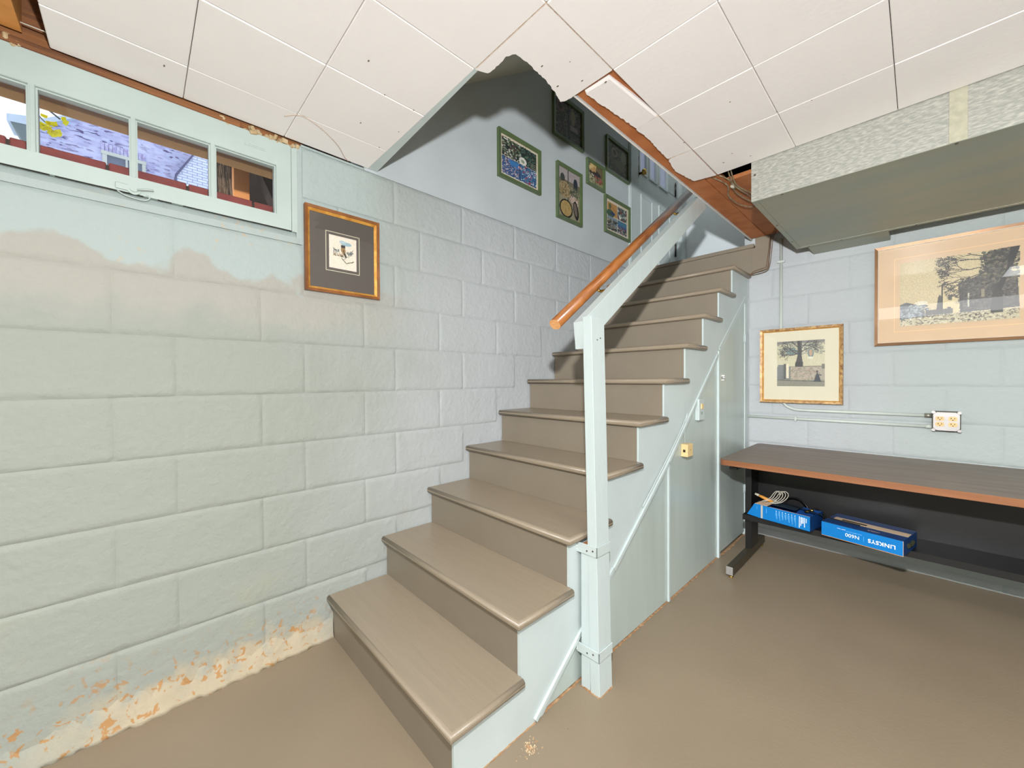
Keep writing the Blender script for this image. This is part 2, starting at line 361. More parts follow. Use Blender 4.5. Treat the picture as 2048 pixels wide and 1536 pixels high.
def block(wall, axis, a0, z0, w, h, idx):
    """axis 0: block of the left wall (face +x) starting at y=a0; axis 1: of the end wall (face -y) starting at x=a0"""
    key = (axis, round(h, 3), random.randrange(5))
    if key not in bmesh_cache:
        b2 = wobble_block(h, idx*7+key[2])
        if axis == 1: bmesh.ops.transform(b2, matrix=Matrix.Rotation(-math.pi/2, 4, 'Z'), verts=b2.verts)
        me = bpy.data.meshes.new('block')
        b2.to_mesh(me); b2.free(); me.materials.append(M_wall); bmesh_cache[key] = me
    o = bpy.data.objects.new('block', bmesh_cache[key]); COL.objects.link(o); o.parent = wall
    j = random.uniform(-0.0010, 0.0006)
    if axis == 0: o.location = (j, a0, z0); o.scale = (1, w/0.4064, 1)
    else: o.location = (a0, YE-j, z0); o.scale = (w/0.4064, 1, 1)
offs = {0: -1.678+0.153, 1: -0.57, 2: -1.678+0.153, 3: -1.678, 4: -1.678+0.153, 5: -1.678, 6: -1.678+0.153, 7: -1.678, 8: -1.678+0.153, 9: -1.678}
BLK = 0.4064
stair_top = lambda y: 0 if y < -1.02 else min(2.05, 0.186*(int((y+1.018)/0.25)+1))
for r in range(10):
    z0 = ZT-(r+1)*CH
    k0 = math.floor((YB-offs[r])/BLK); y = offs[r]+k0*BLK
    while y < YE-0.01:
        a, b_ = max(y, -3.3), min(y+BLK, YE)
        if b_ > a+0.03 and b_ > -3.3:
            if r <= 1 and a < WY1+0.02:
                if b_ > WY1+0.06: block(wall_left, 0, WY1+0.022, z0, b_-WY1-0.022, CH, r)
                elif r == 1: pass
            elif z0+CH > stair_top(b_-0.02)+0.0 :
                block(wall_left, 0, a, z0, b_-a, CH, r)
        y += BLK
# smooth rendered course under the window, sloped sill
bm = BM()
prism(bm, [(-0.05, 1.676), (0.0, 1.676), (0.001, 1.70), (-0.012, 1.7225), (-0.05, 1.7225)], 1, -3.3, WY1+0.02)
box(bm, -0.05, 0.0005, WY1, WY1+0.022, 1.676, ZT)
obj('window_sill', bm, M_wall, wall_left)
bm = BM(); box(bm, -0.2, 0.0, WY1+0.02, -0.862, ZT, 2.0885); obj('wall_top', bm, M_wall, wall_left)
# crumbling foot of the wall
bm = BM(); rnd = random.Random(3); prof = []
n = 130; prev = None
for i in range(n+1):
    y = -3.3+(3.3-1.02)*i/n; a = 0.4+0.6*math.exp(-((y+1.55)/0.5)**2)
    d = 0.014*a*(0.3+rnd.random()); h = 0.07+0.06*a*rnd.random()
    ring = [bm.verts.new(p) for p in ((-0.006, y, h), (0.003+0.3*d*rnd.random(), y, h*0.7), (0.004+0.6*d, y, h*0.4), (0.006+d, y, 0.012), (0.008+1.3*d, y, -0.001), (-0.006, y, -0.001))]
    if prev:
        for k in range(5): bm.faces.new((prev[k], prev[k+1], ring[k+1], ring[k])).smooth = True
    prev = ring
obj('wall_foot', bm, M_wall, wall_left)
# upper plaster wall of the stairwell with the door hole
DY0, DY1, DZ1 = 1.63, 2.56, 4.13
bm = BM(); box(bm, -0.15, 0.0, -0.86, DY0, ZT+0.001, 5.0); box(bm, -0.15, 0, DY1, 2.9, 2.0, 5.0); box(bm, -0.15, 0, DY0, DY1, DZ1, 5.0); box(bm, -0.15, 0, DY0, DY1, 1.9, 2.062)
tag(obj('wall_stairwell_left', bm, M_plaster), 'smooth plaster wall above the block wall', None, None, 'structure')
bm = BM(); box(bm, 0, 1.1, 2.7, 2.8, 1.9, 5.0); tag(obj('wall_landing', bm, M_plaster), 'plaster wall at the back of the upper landing', None, None, 'structure')
bm = BM(); box(bm, 0.934, 0.938, -0.52, 2.7, 2.098, 5.0); box(bm, 0.93, 0.955, 1.56, 2.7, 2.06, 2.2); tag(obj('wall_stairwell_right', bm, M_plaster), 'edge of plasterboard beside the stair opening', None, None, 'structure')
bm = BM(); box(bm, 0.9325, 0.9365, -0.52, 1.55, 2.0945, 2.0978); tag(obj('trim_3', bm, M_silverlip0), 'thin white plasterboard edge', None, None, 'structure')
bm = BM(); box(bm, -0.15, 1.2, -0.86, 2.9, 4.98, 5.08); tag(obj('ceiling_stairwell', bm, M_plaster), None, None, None, 'structure')
bm = BM(); prism(bm, [(-0.86, 2.375), (1.6, 4.048), (1.6, 4.1), (-0.86, 2.43)], 0, 0.0, 0.934)
tag(obj('ceiling_soffit', bm, mat('warm_soffit_paint', (200, 198, 180), 0.7)), 'sloping soffit over the stairs', None, None, 'structure')
bm = BM(); box(bm, 0.0, 1.3, -0.862, -0.842, 2.10, 2.5); box(bm, 0.934, 0.955, -0.862, -0.52, 2.10, 5.0); box(bm, 0, 0.934, -0.88, -0.862, 2.3, 5)
tag(obj('wall_stairwell_header', bm, M_plaster), None, None, None, 'structure')
# underside board of the header, narrowing towards the room
bm = BM(); prism(bm, [(0.0, -0.862), (0.80, -0.846), (0.80, -0.832), (0.0, -0.800)], 2, 2.092, 2.104); tag(obj('trim_1', bm, M_trim), 'pale strip along the stair opening', None, None, 'structure')
# end wall with blocks
bm = BM(); box(bm, 0.88, XR, YE+0.0062, YE+0.2, -0.05, ZT+0.3); box(bm, -0.2, 0.88, YE+0.006, YE+0.2, -0.05, 1.80)
wall_back = tag(obj('wall_back', bm, M_wall), 'painted block wall behind the desk', None, None, 'structure')
for r in range(11):
    z0 = ZT-(r+1)*CH; h = CH
    if z0 < 0: h = CH+z0; z0 = 0.0
    x = 0.905-(0.26 if r % 2 else 0.06)
    while x < 3.3:
        a = max(x, 0.906); b_ = x+BLK
        if b_ > a+0.03: block(wall_back, 1, a, z0, b_-a, h, 20+r)
        x += BLK
for nm, q in (('wall_right', (XR, XR+0.1, YB, YE+0.2, -0.1, 2.4)), ('wall_front', (-0.2, XR, YB-0.1, YB, -0.1, 2.4))):
    bm = BM(); box(bm, *q); tag(obj(nm, bm, M_wall), None, None, None, 'structure')
# ------------------------------------------------------------------ ceiling
bm = BM(); box(bm, -0.2, XR, YB, -0.862, 2.30, 2.34); box(bm, 0.955, XR, -0.862, YE+0.2, 2.30, 2.34)  # subfloor sheet, coloured dark so gaps in the tiles read as unlit void
ceiling = tag(obj('ceiling', bm, M_dark), 'white square tiles nailed under dark joists', None, None, 'structure')
XJ = [0.006, 0.192, 0.495, 0.795, 1.092, 1.40, 1.707]; 
while XJ[-1] < XR: XJ.append(XJ[-1]+0.3048)
YJ = [-1.795, -1.496, -1.187, -0.842, -0.525, -0.215, 0.095, 0.396]
while YJ[0] > YB: YJ.insert(0, YJ[0]-0.3048)
tile_cache = {}
def tile_mesh(w, d):
    key = (round(w, 3), round(d, 3))
    if key not in tile_cache:
        b2 = BM(); g_ = 0.0009; box(b2, g_, w-g_, g_, d-g_, 0, 0.013, 0.0022, 1)
        bmesh.ops.recalc_face_normals(b2, faces=b2.faces)
        me = bpy.data.meshes.new('tile'); b2.to_mesh(me); b2.free(); me.materials.append(M_tile); tile_cache[key] = me
    return tile_cache[key]
def jagged(pts, amp, n, seed):
    """roughen an open polyline"""
    rnd = random.Random(seed); out = [pts[0]]
    for a, b_ in zip(pts, pts[1:]):
        L = math.hypot(b_[0]-a[0], b_[1]-a[1]); k = max(1, int(L*n)); nx, ny = -(b_[1]-a[1])/L, (b_[0]-a[0])/L
        for i in range(1, k+1):
            t = i/k; s = 0 if i == k else rnd.uniform(-amp, amp)
            out.append((a[0]+(b_[0]-a[0])*t+nx*s, a[1]+(b_[1]-a[1])*t+ny*s))
    return out
rnd = random.Random(11)
torn = {(3, 'y-0.842'), }
for i in range(len(XJ)-1):
    for j in range(len(YJ)-1):
        x0, x1, y0, y1 = XJ[i], XJ[i+1], YJ[j], YJ[j+1]
        if y0 > -0.85 and x1 < 1.1: continue            # stair opening and the torn tiles
        if abs(y1+1.795) < 0.01 and x1 < 0.5: continue  # missing tiles near the window
        if y0 < -3.6 and False: continue
        o = bpy.data.objects.new('tile', tile_mesh(x1-x0, y1-y0)); COL.objects.link(o); o.parent = ceiling
        o.location = (x0, y0, ZC+rnd.uniform(-0.0007, 0.0007)); o.rotation_euler = (rnd.uniform(-0.002, 0.002), rnd.uniform(-0.002, 0.002), 0)
def torn_tile(outline, torn_edge, z=ZC, th=0.013):
    bm = BM(); prism(bm, outline+torn_edge, 2, z, z+th, 0, 0, 1); return obj('tile', bm, [M_tile, M_torn], ceiling)
# tile between x .795-1.092, y -.842 - -.525 : torn with the notch
torn_tile([(1.091, -0.526), (1.091, -0.8415), (0.796, -0.8415)],
          jagged([(0.797, -0.838), (0.813, -0.803), (0.86, -0.800), (0.899, -0.806), (0.925, -0.79), (0.927, -0.735), (0.918, -0.64), (0.905, -0.58), (0.889, -0.537), (0.90, -0.528), (0.935, -0.524)], 0.002, 120, 5))
# narrow torn strips right of the opening
torn_tile([(1.091, 0.094), (1.091, -0.2145), (1.0, -0.205)], jagged([(0.996, -0.20), (1.0, -0.1), (0.992, 0.0), (0.990, 0.09)], 0.0025, 90, 6), ZC)
torn_tile([(1.0, 0.099), (1.09, 0.097), (1.088, 0.395), (0.994, 0.375)], jagged([(0.99, 0.365), (0.968, 0.22), (0.985, 0.11)], 0.0025, 90, 8), ZC)
# loose piece hanging at an angle with a thick bright edge
bm = BM(); b2 = BM()
o_ = [(0.972, -0.507), (1.064, -0.503), (1.0905, -0.217)]; i_ = [(0.978, -0.497), (1.060, -0.493), (1.0825, -0.217)]
tail = [(1.005, -0.205)]+jagged([(1.0, -0.21), (0.985, -0.35), (0.968, -0.49)], 0.003, 90, 9)
lo = [b2.verts.new((x, y, 0)) for x, y in i_+tail]; mid = [b2.verts.new((x, y, 0.005)) for x, y in o_+tail]; hi = [b2.verts.new((x, y, 0.013)) for x, y in o_+tail]
b2.faces.new(lo); b2.faces.new(hi[::-1]); nn = len(lo)
for k in range(nn):
    for A_, B_ in ((lo, mid), (mid, hi)):
        f = b2.faces.new((A_[k], A_[(k+1) % nn], B_[(k+1) % nn], B_[k])); f.material_index = 0 if k < 2 or k == nn-1 else 1
merge(bm, b2); bmesh.ops.translate(bm, verts=bm.verts, vec=(-1.04, 0.215, 0))
bmesh.ops.rotate(bm, verts=bm.verts, matrix=Matrix.Rotation(math.radians(-1.4), 3, 'X')); bmesh.ops.translate(bm, verts=bm.verts, vec=(1.04, -0.215, 2.089))
lt = tag(obj('ceiling_tile_scrap', bm, [M_tile, M_torn]), 'loose narrow piece of white ceiling tile hanging under the brown board', 'tile')
lt['kind'] = 'thing' if False else lt.get('kind', '') ; del lt['kind']
# tile nails / flecks
bm = BM(); rnd = random.Random(5)
for (x, y) in [(1.0, -0.56), (1.05, -0.50), (0.95, -0.70), (1.02, -0.65), (0.93, -0.60), (1.15, 0.3), (1.2, 0.25), (1.25, 0.33), (1.5, 0.1), (1.3, -0.1), (0.6, -1.1), (0.3, -1.0), (1.09, 0.02), (1.4, 0.08), (0.5, -1.0), (0.15, -1.55), (0.35, -0.87), (0.2, -0.88), (0.5, -0.89)]:
    s = rnd.uniform(0.0015, 0.004); a = rnd.uniform(0, 3); box(bm, x-s, x+s, y-s*0.5, y+s*0.5, ZC-0.0012, ZC)
o = obj('nail_marks', bm, mat('nail_fleck', (110, 96, 84), 0.8), ceiling)
# water stain line: thin brown ring on the tile near the wall
bm = BM(); pts = spline([(0.145, -1.22, ZC-0.0006), (0.19, -1.175, ZC-0.0006), (0.165, -1.10, ZC-0.0006), (0.10, -1.015, ZC-0.0006), (0.03, -0.96, ZC-0.0006), (0.008, -0.935, ZC-0.0006)], 6)
tube(bm, pts, 0.0016, 5); obj('water_stain', bm, mat('stain_brown', (196, 176, 160), 0.8), ceiling)
# joists and boards above
bm = BM(); box(bm, 0.956, 1.025, -0.522, 1.53, 2.104, 2.18); box(bm, 0.9382, 0.956, -0.52, 1.53, 2.104, 2.118); b1 = obj('board', bm, M_hard, ceiling)
bm = BM(); box(bm, 1.027, 1.24, 0.53, 1.53, 2.106, 2.125); box(bm, 1.027, 1.093, -0.522, 0.53, 2.106, 2.12); obj('board', bm, M_hard, ceiling)
bm = BM(); box(bm, 0.955, 1.10, -0.55, -0.524, 2.104, 2.25); obj('board', bm, M_wood, ceiling)
bm = BM(); box(bm, -0.19, -0.012, -3.0, WY1+0.03, 2.064, 2.30); box(bm, -0.012, 0.006, -3.0, -1.33, 2.066, 2.088, 0.004); obj('sill_plate', bm, M_wood, ceiling)
bm = BM(); box(bm, 0.008, 0.10, -1.885, -1.845, 2.103, 2.29); box(bm, 0.10, XR, -1.885, -1.845, 2.103, 2.29); obj('joist', bm, M_joist, ceiling)
for k in range(4):
    bm = BM(); box(bm, -0.01, 1.0 if k == 2 else XR, -1.885+0.4064*(k-2 if k < 2 else k-1), -1.845+0.4064*(k-2 if k < 2 else k-1), 2.105, 2.29); obj('joist', bm, M_wood, ceiling)
# crumbly mortar on top of the wall near the window corner
bm = BM(); rnd = random.Random(21)
for y0, y1, zz in ((-1.40, -1.13, 2.068), (-2.1, -1.82, 2.07)):
    for k in range(60):
        t = rnd.random(); y = y0+(y1-y0)*t; s = rnd.uniform(0.006, 0.014)
        M = Matrix.Translation((rnd.uniform(-0.02, 0.0), y, zz+rnd.uniform(-0.004, 0.012))) @ Euler((rnd.random()*3, rnd.random()*3, rnd.random()*3)).to_matrix().to_4x4()
        obox(bm, M, s*1.4, s*1.8, s, s*0.2)
o = obj('mortar', bm, M_mortar, wall_left); o['kind'] = 'stuff'
# white wire above the missing tile
bm = BM(); tube(bm, [(0.01, -1.95, 2.13), (0.03, -1.84, 2.118), (0.05, -1.74, 2.108)], 0.0018, 6); tag(obj('bell_wire', bm, M_cordgrey), 'thin pale wire beside the orange blocking above the window', 'wire')

# ------------------------------------------------------------------ window
win = tag(root('window_1', (0, (WY0+WY1)/2, WZ0)), 'low hopper window with four panes', None, None, 'structure')
PX = [(-2.03, -1.842), (-1.820, -1.632), (-1.612, -1.427), (-1.405, -1.221)]; PZ0, PZ1 = 1.778, 1.963
bm = BM(); G1 = 0.0045
SY0, SY1, SZ0, SZ1 = -2.09, -1.163, 1.7237, 2.054
box(bm, -0.035, 0.003, SY0, SY1, SZ0, PZ0); box(bm, -0.035, 0.003, SY0, SY1, PZ1+G1, SZ1)
ed = [SY0]+[v for a in PX for v in (a[0]-G1, a[1]+G1)]+[SY1]
for k in range(0, len(ed), 2): box(bm, -0.035, 0.003, ed[k], ed[k+1], PZ0, PZ1+G1)
obj('sash_frame', bm, M_sash, win)
for a, b_ in PX:
    bm = BM(); frame_x(bm, -0.030, -0.004, a-G1+0.0001, b_+G1-0.0001, PZ0, PZ1+G1-0.0001, G1, False)
    frame_x(bm, 0.0031, 0.0048, a-0.0078, b_+0.0078, PZ0, PZ1+0.0078, 0.0022, False)
    obj('glazing_bead', bm, M_sash, win)
    bm = BM(); bm.faces.new([bm.verts.new(v) for v in ((-0.022, a, PZ0), (-0.022, b_, PZ0), (-0.022, b_, PZ1), (-0.022, a, PZ1))]); obj('pane', bm, M_pane, win)
bm = BM(); box(bm, -0.05, 0.001, WY0-0.05, SY0-0.002, 1.70, 2.064); box(bm, -0.05, 0.001, SY1+0.002, WY1+0.004, 1.722, 2.064); box(bm, -0.05, 0.0, WY0, SY1+0.0015, SZ1+0.001, 2.066)
obj('window_frame', bm, M_sash, win)
bm = BM()  # latch
cyl(bm, (0.003, -1.622, 1.737), (1, 0, 0), 0.017, 0.006, 18); box(bm, 0.003, 0.008, -1.665, -1.61, 1.729, 1.749, 0.003); cyl(bm, (0.008, -1.622, 1.737), (1, 0, 0), 0.010, 0.006, 14)
tube(bm, [(0.014, -1.615, 1.735), (0.018, -1.59, 1.742), (0.018, -1.575, 1.744)], 0.003, 6)
tube(bm, spline([(0.004, -1.66, 1.722), (0.006, -1.64, 1.711), (0.006, -1.60, 1.708), (0.005, -1.585, 1.719), (0.004, -1.592, 1.728)], 4), 0.0022, 6)
obj('sash_latch', bm, M_sash, win, label='painted round latch')
bm = BM(); box(bm, 0.003, 0.006, -1.305, -1.255, 2.013, 2.019, 0.001); box(bm, 0.003, 0.0045, -1.32, -1.25, 2.008, 2.026, 0.0); obj('painted_hook', bm, M_sash, win)
bm = BM()
for y0, y1, q in ((SY0, -1.93, 0.0006), (-1.90, -1.80, 0.0012), (-1.79, -1.70, 0.0006), (-1.70, -1.60, 0.0014), (-1.565, -1.53, 0.001), (-1.50, -1.30, 0.0006), (-1.30, SY1, 0.0015)): box(bm, -0.005, 0.0034, y0, y1, SZ0-0.0012, SZ0-0.0012+q)
obj('sash_gap_shade', bm, mat('gap_shade_dark', (50, 44, 40), 0.9), win)  # dark strips painting the shade in the gap under the sash

# ------------------------------------------------------------------ outside the window
bm = BM(); box(bm, -0.17, -0.045, -2.3, -1.0, 1.985, 2.064); obj('window_head', bm, M_lintel, win)
sill = root('brick_sill', (-0.2, -1.6, 1.78), label='row of red bricks forming the sill outside the window', cat='sill')
for k in range(7):
    bm = BM(); y0 = -2.3+0.205*k; box(bm, -0.30, -0.10, y0+0.003, y0+0.202, 1.77, 1.843+random.uniform(-0.001, 0.001), 0.003, 1); obj('brick', bm, M_redbrick, sill)
bm = BM(); box(bm, -0.3, -0.102, -2.3, -0.86, 1.765, 1.835); obj('mortar_bed', bm, M_dark, sill)
# neighbour's house, 12 m away
def far_brick(name, c1, c2, mortar, dark=None):
    m = bpy.data.materials.new(name); m.use_nodes = True; g = NT(m); b = g.n['Principled BSDF']; b.inputs['Roughness'].default_value = 0.85
    geo = g.new('ShaderNodeNewGeometry'); sp = g.new('ShaderNodeSeparateXYZ'); cb = g.new('ShaderNodeCombineXYZ'); g.link(geo.outputs['Position'], sp.inputs[0]); g.link(sp.outputs['Y'], cb.inputs[0]); g.link(sp.outputs['Z'], cb.inputs[1])
    bt = g.new('ShaderNodeTexBrick'); bt.inputs['Scale'].default_value = 1; bt.inputs['Brick Width'].default_value = 0.21; bt.inputs['Row Height'].default_value = 0.07; bt.inputs['Mortar Size'].default_value = 0.009
    bt.inputs['Color1'].default_value = lin(c1); bt.inputs['Color2'].default_value = lin(c2); bt.inputs['Mortar'].default_value = lin(mortar); g.link(cb.outputs[0], bt.inputs['Vector']); out = bt.outputs['Color']
    if dark:
        mp = g.new('ShaderNodeMapping'); mp.inputs['Scale'].default_value = (1, 4.5, 17); g.link(geo.outputs['Position'], mp.inputs[0])
        n = g.new('ShaderNodeTexNoise'); n.inputs['Scale'].default_value = 1.0; n.inputs['Detail'].default_value = 2; g.link(mp.outputs[0], n.inputs['Vector'])
        r = g.new('ShaderNodeMapRange'); r.inputs['From Min'].default_value = 0.57; r.inputs['From Max'].default_value = 0.62; g.link(n.outputs['Fac'], r.inputs[0])
        mx = g.new('ShaderNodeMix'); mx.data_type = 'RGBA'; g.link(r.outputs[0], mx.inputs['Factor']); g.link(out, mx.inputs[6]); mx.inputs[7].default_value = lin(dark)
        n2 = g.new('ShaderNodeTexNoise'); n2.inputs['Scale'].default_value = 2.5; g.link(geo.outputs['Position'], n2.inputs['Vector']); r2 = g.new('ShaderNodeMapRange'); r2.inputs['From Min'].default_value = 0.45; r2.inputs['From Max'].default_value = 0.65; r2.inputs['To Max'].default_value = 0.6; g.link(n2.outputs['Fac'], r2.inputs[0])
        m2 = g.new('ShaderNodeMix'); m2.data_type = 'RGBA'; g.link(r2.outputs[0], m2.inputs['Factor']); g.link(mx.outputs[2], m2.inputs[6]); m2.inputs[7].default_value = lin((196, 200, 236)); out = m2.outputs[2]
    g.link(out, b.inputs['Base Color']); return m
M_hb = far_brick('whitewashed_far_brick', (150, 150, 196), (184, 194, 230), (170, 176, 214), (86, 78, 124)); M_hw = far_brick('white_far_brick', (196, 208, 232), (210, 220, 240), (140, 152, 196))
HX = -12.0
hs = root('neighbour_house', (HX, 0.0, 0), label='whitewashed brick house seen through the basement window', cat='house')
bm = BM(); prism(bm, [(-3.25, 0), (6, 0), (6, 11.9), (3.5, 11.9), (-3.25, 6.88)], 0, HX-0.6, HX); obj('wall', bm, M_hb, hs)
bm = BM(); prism(bm, [(-0.86, 0), (3.0, 0), (3.0, 8.6), (0.25, 8.6), (-0.44, 7.3), (-0.86, 6.5)], 0, HX, HX+0.3); obj('side_wing', bm, M_hw, hs)
bm = BM(); prism(bm, [(-0.88, 6.3), (-0.855, 6.3), (-0.84, 6.50), (-0.42, 7.3), (-0.44, 7.32), (-0.88, 6.52)], 0, HX, HX+0.34); obj('crack', bm, mat('dark_crack', (84, 86, 120), 0.9), hs)
bm = BM(); prism(bm, [(-3.62, 6.78), (-3.25, 6.82), (3.5, 11.88), (3.5, 12.2), (-2.3, 7.62), (-3.1, 7.06), (-3.62, 6.93)], 0, HX-0.6, HX+0.12); obj('rake_board', bm, mat('pale_fascia', (178, 196, 216), 0.6), hs)
bm = BM(); prism(bm, [(-3.58, 6.80), (-3.25, 6.80), (-3.25, 5.4), (-3.31, 6.0), (-3.42, 6.45)], 0, HX-0.6, HX+0.1); obj('gutter_end', bm, M_fascia2, hs)
bm = BM(); box(bm, HX, HX+0.06, -2.22, -1.42, 6.66, 6.74); box(bm, HX, HX+0.05, -2.20, -2.12, 5.4, 6.66); box(bm, HX, HX+0.05, -1.80, -1.76, 5.4, 6.66); box(bm, HX, HX+0.05, -1.50, -1.43, 5.4, 6.66); wf = obj('window', bm, mat('grey_window_trim', (182, 190, 188), 0.6), hs)
bm = BM(); box(bm, HX+0.001, HX+0.02, -2.12, -1.5, 5.4, 6.66); obj('pane', bm, mat('dim_window_glass', (92, 104, 126), 0.2), wf)
b2 = BM(); box(b2, 0, 0.02, 0, 0.058, 0, 0.19, 0.003, 1); me = bpy.data.meshes.new('brick'); b2.to_mesh(me); b2.free(); me.materials.append(M_bw[2])
for k in range(12): o = bpy.data.objects.new('brick', me); COL.objects.link(o); o.parent = hs; o.location = (0.0, -2.22+0.066*k, 6.745)
# leafy branch
br = root('tree_branch', (-3, -2.1, 3.2), label='thin branch with yellow autumn leaves outside the window', cat='branch')
bm = BM(); tube(bm, [(-3, -2.45, 3.50), (-3, -2.18, 3.32), (-3, -2.05, 3.22)], 0.006, 6); tube(bm, [(-3, -2.3, 3.40), (-3.05, -2.15, 3.2), (-3.02, -2.10, 3.14)], 0.004, 6); tube(bm, [(-3, -2.2, 3.34), (-3, -2.02, 3.36), (-3, -1.92, 3.33)], 0.004, 6); obj('branch', bm, M_twig, br)
rnd = random.Random(9)
lb = BM(); vs = [lb.verts.new(v) for v in ((0, 0, 0), (0.012, 0.012, 0.016), (0, 0.034, 0.006), (0.008, 0.05, -0.018), (-0.004, 0.030, -0.030), (0.004, 0.008, -0.022))]; c = lb.verts.new((0.004, 0.026, -0.006))
for k in range(6): lb.faces.new((vs[k], vs[(k+1) % 6], c))
bmesh.ops.solidify(lb, geom=lb.faces[:], thickness=0.0015)
lme = bpy.data.meshes.new('leaf'); lb.to_mesh(lme); lb.free(); lme.materials.append(M_leaf)
for (y, z) in [(-2.13, 3.17), (-2.11, 3.15), (-2.12, 3.12), (-2.08, 3.13), (-2.15, 3.20), (-2.10, 3.10), (-2.04, 3.25), (-2.0, 3.30), (-1.97, 3.33), (-2.06, 3.30), (-2.1, 3.31), (-1.94, 3.31), (-2.09, 3.18), (-2.16, 3.12), (-2.02, 3.22), (-2.13, 3.14), (-2.3, 3.45), (-2.35, 3.4)]:
    o = bpy.data.objects.new('leaf', lme); COL.objects.link(o); o.parent = br; o.location = (rnd.uniform(-0.02, 0.02), y+2.1, z-3.2); o.rotation_euler = (rnd.uniform(-1.5, 1.5), rnd.uniform(-0.5, 0.5), rnd.uniform(-0.6, 0.6)); s = rnd.uniform(0.7, 1.5); o.scale = (s, s, s)
# dark lean-to outside the right pane
ln = root('lean_to', (-1.0, -1.0, 1.6), label='dark timber lean-to with an orange post outside the rightmost pane', cat='lean-to')
bm = BM(); box(bm, -1.65, -1.6, -1.19, 0.6, 1.2, 3.4); box(bm, -1.6, -0.32, -0.84, -0.80, 1.2, 3.0); obj('back_board', bm, mat('lean_to_boards', (92, 66, 48), 0.8, color2=(58, 40, 32), vscale=6, stretch=(8, 8, 1), bump=0.3), ln)
bm = BM(); prism(bm, [(-0.31, -1.37), (-1.7, -1.215), (-1.7, 0.6), (-0.31, 0.6)], 2, 2.34, 2.4); prism(bm, [(-0.5, 1.9), (-1.7, 3.0), (-1.7, 3.06), (-0.45, 1.95)], 1, -1.1, -0.8); obj('roof', bm, M_dark, ln)
bm = BM(); box(bm, -0.93, -0.87, -1.225, -1.15, 1.2, 2.5, 0.003); obj('post', bm, mat('orange_post', (214, 140, 76), 0.7, bump=0.2), ln)
bm = BM(); rnd = random.Random(2)
for k in range(26):
    y = -1.335+0.045*rnd.random(); x = -0.55+rnd.uniform(-0.05, 0.05); tube(bm, [(x, y, 2.14), (x+rnd.uniform(-0.02, 0.02), y+rnd.uniform(0, 0.03), 1.98-rnd.random()*0.1), (x, y+rnd.uniform(-0.01, 0.05), 1.78+rnd.random()*0.12)], 0.003, 4)
o = obj('dry_grass', bm, mat('dry_grass', (140, 116, 92), 0.9, color2=(96, 74, 56), vscale=50), ln); o['kind'] = 'stuff'

# ------------------------------------------------------------------ staircase
RZ = 0.1862; NY = lambda n: -1.043+0.25*(n-1)
st = root('staircase', (0.46, -1.0, 0), label='brown painted wooden staircase climbing along the left block wall', cat='staircase')
for n in range(1, 11):
    y0 = NY(n); y1 = NY(n+1)+0.027 if n < 10 else YE-0.012
    b2 = BM(); x1 = 0.928
    ptsx = 0.002; zt = n*RZ; zb = zt-0.028
    vs = [b2.verts.new(v) for v in ((ptsx, y0, zb), (x1, y0, zb), (x1, y1, zb), (ptsx, y1, zb), (ptsx, y0, zt), (x1, y0, zt), (x1, y1, zt), (ptsx, y1, zt))]
    for f in ((0, 3, 2, 1), (4, 5, 6, 7), (0, 1, 5, 4), (1, 2, 6, 5), (2, 3, 7, 6), (3, 0, 4, 7)): b2.faces.new([vs[i] for i in f])
    eds = [e for e in b2.edges if {tuple(round(c, 4) for c in v.co) for v in e.verts} in ([{(ptsx, round(y0, 4), round(z, 4)), (x1, round(y0, 4), round(z, 4))} for z in (zb, zt)]+[{(x1, round(y0, 4), round(z, 4)), (x1, round(y1, 4), round(z, 4))} for z in (zb, zt)])]
    bmesh.ops.bevel(b2, geom=eds, offset=0.0115, segments=4, affect='EDGES', profile=0.5)
    o = obj('tread', b2, M_tread, st)
    for f in o.data.polygons: f.use_smooth = abs(f.normal.z) < 0.99 and max(abs(f.normal.x), abs(f.normal.y)) < 0.99
for n in range(1, 11):
    bm = BM(); yr = NY(n)+0.026
    box(bm, 0.002, 0.8955, yr, yr+0.0042, (n-1)*RZ+0.0005, n*RZ-0.0285); box(bm, 0.002, 0.879, yr+0.0042, yr+0.019, (n-1)*RZ+0.0005, n*RZ-0.0285); obj('riser', bm, M_riser, st)
# stepped skirt board and thin white edges
pts = [(NY(1)+0.0305, 0.0)]
for n in range(1, 11):
    yr = NY(n)+0.0305; pts += [(yr, n*RZ-0.0285)]
    if n < 10: pts += [(NY(n+1)+0.0305, n*RZ-0.0285)]
pts += [(YE-0.012, 10*RZ-0.0285), (YE-0.012, 1.71)]
DG = [(1.561, 1.715), (0.967, 1.274), (0.274, 0.70), (-0.23, 0.337), (-0.46, 0.185), (-0.701, 0.0)]
bm = BM(); prism(bm, pts+[(1.566, 1.70)]+[(a, max(0, b_-0.03)) for a, b_ in DG[1:5]]+[(-0.66, 0.0)], 0, 0.880, 0.905); obj('skirt_board', bm, M_panel, st)
for n in range(1, 11):
    bm = BM(); yr = NY(n)+0.026; box(bm, 0.8962, 0.9055, yr-0.0008, yr+0.0042, (n-1)*RZ+(0.001 if n > 1 else 0.001), n*RZ-0.029)
    obj('riser_end_edge', bm, M_trim, st)
